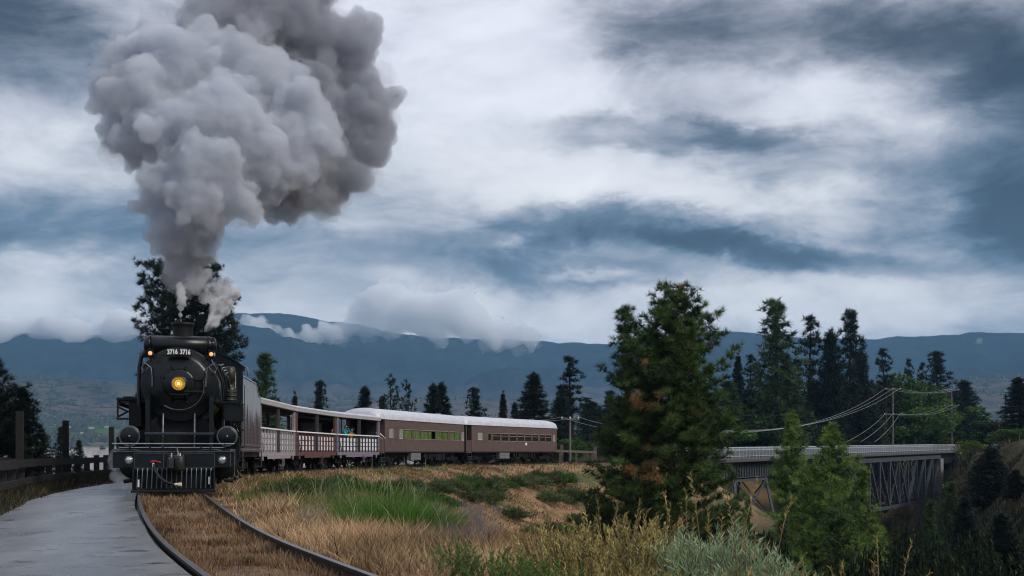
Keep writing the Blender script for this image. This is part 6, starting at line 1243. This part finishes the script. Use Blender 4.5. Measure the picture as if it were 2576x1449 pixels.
# woods and orchards scattered over the far slopes, too many and too small to count
def far_woods():
    r = np.random.default_rng(77); n = 15000; D = 1940+2660*r.random(n)**1.4; a = r.uniform(-.47, .47, n); x, y = D*np.sin(a), D*np.cos(a); k = fbm(x, y, 260, 91, 4) > .47+.10*(r.random(n)-.5); x, y, D = x[k], y[k], D[k]; dg = bpy.context.evaluated_depsgraph_get(); V = []; T = []
    hill = bpy.data.objects['hills']; oc = np.array([[1,0,0],[-1,0,0],[0,1,0],[0,-1,0],[0,0,1],[0,0,-.4]]); F = []; fc = np.array([(0,2,4),(2,1,4),(1,3,4),(3,0,4),(2,0,5),(1,2,5),(3,1,5),(0,3,5)])
    for q in range(len(x)):
        hit, loc, nn, ii = hill.ray_cast(Vector((x[q], y[q], 900)), Vector((0, 0, -1)))
        if hit:
            sz = r.uniform(3, 8)*np.array([r.uniform(.8, 2.2), 1, r.uniform(.9, 1.6)]); F.append(fc+len(V)*6); V.append(oc*sz*r.uniform(.7, 1.3, (6, 1))+np.array(loc)); T.append(np.full((6, 2), (r.random(), 0)))
    me = np_mesh('far_woods', np.concatenate(V), np.concatenate(F), leaf_mat('far_foliage', (.008, .016, .012), (.03, .045, .026), None, 0), np.concatenate(T)); tag(add('far_woods', me), 'scattered dark woods and orchards on the far valley side', kind='stuff')
far_woods()
# small houses and farm sheds on the terraces across the valley
M['farwall'] = mat('white_house_wall', (.45, .44, .42), .8, 0, .1, 1); M['farroof'] = mat('grey_house_roof', (.22, .20, .20), .8, 0, .2, 1)
rh = random.Random(4)
for i, (X, Y) in enumerate([(118, 1068), (172, 1076), (186, 1052), (230, 1078), (252, 1062), (268, 1076), (140, 1050), (205, 1092), (244, 1100), (285, 1068), (2300, 1085)][:10]):
    hit, p, nn, ii = bpy.data.objects['hills'].ray_cast(Vector((0, 0, 1.2)), Vector(((X-1288)/FPX, 1, (1136-Y)/FPX)).normalized())
    if not hit: continue
    w = rh.uniform(3, 5.5); T = empty('farm_house', p, rh.uniform(-.4, .4), 'tiny white house on the far valley terrace, %s' % ('leftmost, above the fields', 'above the middle fence post', 'high on the brown slope', 'by the green field', 'left of the locomotive, upper', 'left of the locomotive, lower', 'high up on the left', 'low in the green field', 'lowest, near the cliff', 'closest to the locomotive')[i], 'house', 'far houses across the valley')
    MB().box(-w, w, -2, 2, -2, 2.2).build('wall', M['farwall'], T); MB().prism([(-2.4, 2.2), (2.4, 2.2), (0, 3.6)], 'x', -w-.5, w+.5).build('roof', M['farroof'], T)
# ---------------------------------------------------------------- smoke, steam and mist: closed bodies of scattering air
def vol_mat(name, col, dens, aniso=.0, nscale=0, lo=.35, hi=.6, step=1.0, grad=None):
    m, t, out = material(name); v = t.node('ShaderNodeVolumePrincipled'); v.inputs['Color'].default_value = (*col, 1); v.inputs['Anisotropy'].default_value = aniso; v.inputs['Density'].default_value = dens
    if nscale:
        tc = t.node('ShaderNodeTexCoord').outputs['Object']; f = t.maprange(t.noise(tc, nscale, 4, .62, .4), lo, hi)
        if grad:
            s = t.node('ShaderNodeSeparateXYZ'); t.l.new(tc, s.inputs[0]); f = t.math('MULTIPLY', f, t.maprange(s.outputs[2], *grad))
        t.l.new(t.math('MULTIPLY', f, dens), v.inputs['Density'])
    t.l.new(v.outputs[0], out.inputs['Volume'])
    m.cycles.homogeneous_volume = not nscale; m.cycles.volume_step_rate = step; return m
def puffs(name, balls, vox, m, disp, seed, label, kids=26, kid=(.22, .46), grand=0):
    """union of many balls, remeshed to one skin and roughened into billows"""
    r = np.random.default_rng(seed); B = []
    for (c, rad) in balls:
        B.append((np.array(c), rad)); u = unit(kids, r)
        for k in range(kids):
            rk = rad*r.uniform(*kid); ck = np.array(c)+u[k]*(rad*r.uniform(.82, 1.0)); B.append((ck, rk))
            for w in unit(grand, r) if grand else (): B.append((ck+w*rk*.9, rk*r.uniform(.3, .5)))
    bm = bmesh.new(); bmesh.ops.create_icosphere(bm, subdivisions=2, radius=1); bv = np.array([v.co[:] for v in bm.verts]); bf = np.array([[v.index for v in f.verts] for f in bm.faces]); bm.free()
    org = np.mean([b[0] for b in B], 0)
    V = np.concatenate([bv*rad*[1, 1, .94]+c-org for c, rad in B]); F = np.concatenate([bf+i*len(bv) for i in range(len(B))])
    me = np_mesh('puff', V, F, m); o = bpy.data.objects.new('puff', me); COL.objects.link(o)
    md = o.modifiers.new('r', 'REMESH'); md.mode = 'VOXEL'; md.voxel_size = vox
    dg = bpy.context.evaluated_depsgraph_get(); r2 = bpy.data.meshes.new_from_object(o.evaluated_get(dg)); bpy.data.objects.remove(o)
    # drop the small loose scraps the remesher leaves
    ne = len(r2.edges); ed = np.empty(ne*2, np.int32); r2.edges.foreach_get('vertices', ed); ed = ed.reshape(-1, 2); lab = np.arange(len(r2.vertices))
    for _ in range(400):
        mn = np.minimum(lab[ed[:, 0]], lab[ed[:, 1]]); new = lab.copy(); np.minimum.at(new, ed[:, 0], mn); np.minimum.at(new, ed[:, 1], mn); new = new[new]
        if (new == lab).all(): break
        lab = new
    ids, cnt = np.unique(lab, return_counts=True); small = np.isin(lab, ids[cnt < .02*cnt.max()])
    if small.any():
        bm = bmesh.new(); bm.from_mesh(r2); bm.verts.ensure_lookup_table(); bmesh.ops.delete(bm, geom=[bm.verts[i] for i in np.nonzero(small)[0]], context='VERTS'); bm.to_mesh(r2); bm.free()
    n = len(r2.vertices); co = np.empty(n*3, np.float32); r2.vertices.foreach_get('co', co); co = co.reshape(-1, 3); nr = np.empty(n*3, np.float32); r2.vertex_normals.foreach_get('vector', nr); nr = nr.reshape(-1, 3)
    for (sc, amp) in disp:
        h = np.array([mnoise.turbulence(Vector(c/sc), 3, False) for c in co.tolist()] if False else [mnoise.noise(Vector((c[0]/sc, c[1]/sc, c[2]/sc))) for c in co]); co += nr*(np.abs(h)*2-.6)[:, None]*amp
    r2.vertices.foreach_set('co', co.ravel()); r2.materials.clear(); r2.materials.append(m); r2.polygons.foreach_set('use_smooth', np.ones(len(r2.polygons), bool)); r2.update(); r2.name = name
    o = add(name, r2); o.location = org; tag(o, label, kind='stuff'); return o
if 'V' not in DEV:
    D0 = 31.8; kk = D0/FPX
    def sp(X, Y, R, dD=0): D = D0+dD; return (px(X, Y, D)[:], R*D/FPX)
    FR = [(330, 200, 85, 1.2), (290, 260, 48, .9), (300, 350, 42, .6), (410, 250, 118, 0), (330, 300, 75, .2), (470, 170, 105, .2), (560, 160, 90, .6), (640, 210, 110, .8), (555, 300, 115, -.6), (440, 330, 95, -.9), (720, 280, 95, .8), (775, 340, 80, .8), (655, 400, 95, -.2), (540, 410, 85, -1.2), (355, 370, 70, -.4), (740, 420, 80, .4), (400, 130, 85, .8),
          (420, 455, 68, -1.4), (500, 490, 80, -1.5), (385, 505, 50, -1.1), (585, 490, 62, -.9), (620, 530, 42, -.5), (345, 520, 24, -.8), (450, 545, 70, -1.0), (530, 555, 52, -.7), (455, 600, 66, -.6), (505, 605, 52, -.4), (412, 590, 42, -.4), (455, 640, 50, -.3)]
    BK = [(700, 60, 140, 3.0), (810, 130, 120, 3.2), (600, 40, 110, 2.2), (890, 250, 90, 3.2), (900, 350, 85, 2.8), (930, 300, 62, 3.4), (830, 430, 95, 2.2), (760, 490, 70, 1.4), (690, 510, 55, .8), (820, 500, 50, 1.6), (750, 250, 120, 2.4), (560, 90, 120, 2.0), (865, 300, 75, 2.4), (790, 300, 80, 2.2), (690, -60, 120, 3), (940, 372, 40, 3)]
    NK = [(455, 668, 42, -.3), (480, 660, 42, -.1), (450, 695, 44, 0), (475, 700, 40, 0), (462, 735, 24, .4)]
    sm_dense = vol_mat('coal_smoke', (.815, .845, .895), 3.2); sm_back = vol_mat('coal_smoke_backlit_shade', (.52, .55, .61), 2.0)  # rear smoke: backlit shade put in as a darker colour
    puffs('smoke_plume', [sp(*b) for b in FR], .07, sm_dense, [(1.3, .20), (.5, .11), (.22, .06), (.11, .03)], 3, 'huge billowing grey coal smoke cloud above the locomotive', 13, (.26, .52))
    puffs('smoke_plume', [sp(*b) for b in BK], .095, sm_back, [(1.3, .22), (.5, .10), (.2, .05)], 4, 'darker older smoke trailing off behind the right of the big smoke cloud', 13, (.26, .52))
    puffs('smoke_fringe', [sp(X, Y, R*1.02, d) for X, Y, R, d in FR+BK], .085, vol_mat('thin_smoke_edge', (.80, .81, .85), .55), [(.7, .30), (.28, .16), (.12, .08)], 21, 'thin torn wisps round the edge of the big smoke cloud', 14, (.28, .56))
    puffs('smoke_column', [sp(*b) for b in NK], .07, vol_mat('thin_smoke', (.76, .765, .79), 1.5), [(.6, .10), (.25, .06)], 5, 'brownish grey smoke column rising from the chimney into the cloud', 16, (.2, .45))
    WH = [(455, 806, 4, -.1), (455, 792, 6, -.1), (455, 776, 9, -.2), (457, 756, 13, -.3), (455, 736, 14, -.4), (452, 718, 10, -.4)]
    puffs('steam_jet', [sp(*b) for b in WH], .03, vol_mat('white_steam', (.97, .97, .98), 7), [(.2, .03)], 6, 'thin white steam jet above the chimney', 8, (.3, .5))
    ST = [(528, 826, 13, 1.5), (540, 805, 18, 1.5), (548, 785, 20, 1.5), (556, 765, 24, 1.6), (562, 740, 24, 1.7), (548, 720, 24, 1.7), (525, 712, 22, 1.6), (505, 735, 18, 1.4), (500, 705, 26, 1.2), (575, 715, 14, 1.8), (585, 745, 12, 1.8)]
    puffs('steam_cloud', [sp(X, Y, R*1.2, d) for X, Y, R, d in ST], .05, vol_mat('soft_white_steam', (.975, .975, .98), 8.0, 0, 2.6, .40, .66, .6), [(.5, .12), (.2, .06)], 8, 'white safety valve steam drifting beside the chimney', 12, (.3, .6))
    GS = [(300, 1200, 16, 2.5), (290, 1170, 14, 3), (312, 1215, 18, 2.2), (286, 1145, 9, 3), (325, 1222, 12, 1.5)]
    puffs('steam_leak', [sp(X, Y, R*1.35, d) for X, Y, R, d in GS], .05, vol_mat('thin_steam', (.97, .97, .98), 3.0, 0, 2.2, .38, .62, .6), [(.4, .08)], 9, 'faint steam leaking at the ground left of the cylinders', 10, (.3, .6))
    # mist banks clinging to the mountain
    DM = 5600
    def mp(X, Y, R, D=DM): return (px(X, Y, D)[:], R*D/FPX)
    mist = vol_mat('mist', (.985, .99, .995), .016)
    MI = [(925, 822, 28), (655, 815, 22), (680, 852, 20), (735, 842, 16), (780, 835, 16), (815, 822, 18), (640, 858, 20), (590, 830, 26), (640, 820, 26), (665, 845, 24), (700, 830, 16), (610, 850, 24), (625, 800, 14), (760, 852, 16), (800, 848, 22), (835, 840, 24), (870, 830, 26), (900, 800, 30), (860, 850, 18), (930, 770, 40), (960, 745, 40), (1000, 770, 50), (1050, 790, 50), (1100, 800, 46), (1150, 800, 48), (1130, 760, 40), (1200, 820, 40), (1250, 835, 36), (1300, 848, 30), (1340, 858, 24), (1170, 750, 30), (1030, 820, 20), (720, 862, 12), (690, 860, 14), (937, 826, 26), (1113, 846, 22), (1065, 838, 22), (985, 832, 20)]
    puffs('mist_wisp', [mp(*b) for b in MI if b[0] < 850], 14, vol_mat('thin_mist_3', (.985, .99, .995), .022), [(90, 24), (40, 14), (16, 6)], 16, 'torn scraps of mist on the mountain just right of the locomotive', 14, (.3, .6))
    puffs('mist_bank', [mp(*b) for b in MI if b[0] > 800], 22, mist, [(160, 34), (60, 16), (25, 7)], 12, 'white mist bank clinging to the mountain behind the train', 16, (.3, .6))
    puffs('mist_bank', [mp(X, Y, R*1.12) for X, Y, R in MI if X > 800], 26, vol_mat('thin_mist_4', (.985, .99, .995), .004), [(140, 50), (50, 26), (20, 10)], 17, 'thin ragged edge of the mist bank behind the train', 14, (.3, .6))
    ML = [(-60+58*i, 822+(9 if i % 2 else -3)+6*math.sin(i*1.7), 30+6*math.sin(i*2.3)) for i in range(9)]+[(20+62*i, 846, 15) for i in range(6)]+[(430, 838, 22), (470, 842, 20), (520, 838, 22), (560, 845, 18)]
    puffs('mist_bank', [mp(X, Y, R*1.1) for X, Y, R in ML], 30, vol_mat('thick_mist', (.985, .99, .995), .03), [(160, 30), (60, 12)], 13, 'flat white cloud bank lying along the mountain top at the left', 10, (.3, .6))
    M2 = [(2465, 858, 9), (2458, 872, 6), (2500, 880, 5), (2490, 878, 6), (2512, 881, 4)]
    puffs('mist_wisp', [mp(*b) for b in M2], 9, vol_mat('thin_mist', (.97, .98, .99), .008), [(40, 8)], 14, 'small wisp of mist on the dark mountain at the right', 10, (.3, .6))

# labels that still read alike are told apart by their order from left to right
ORDS = 'leftmost second third fourth fifth sixth seventh eighth ninth tenth eleventh twelfth'.split()
bylab = {}
for o in SC.objects:
    if o.parent is None and o.get('label') and o.get('kind') is None: bylab.setdefault(o['label'], []).append(o)
for lab, os_ in bylab.items():
    if 1 < len(os_) <= 12:
        for k, o in enumerate(sorted(os_, key=lambda o: o.location.x/max(1, o.location.y))): lb = (ORDS[k]+' ' if k == 0 else ORDS[k]+' from left, ')+lab; o['label'] = lb if len(lb.split()) <= 16 else lb.replace(' on the bank left of the big pine', ' left of the big pine').replace(', low on the outer side of the track', ', beyond the track').replace(' in the back row of the wood', ' at the back')
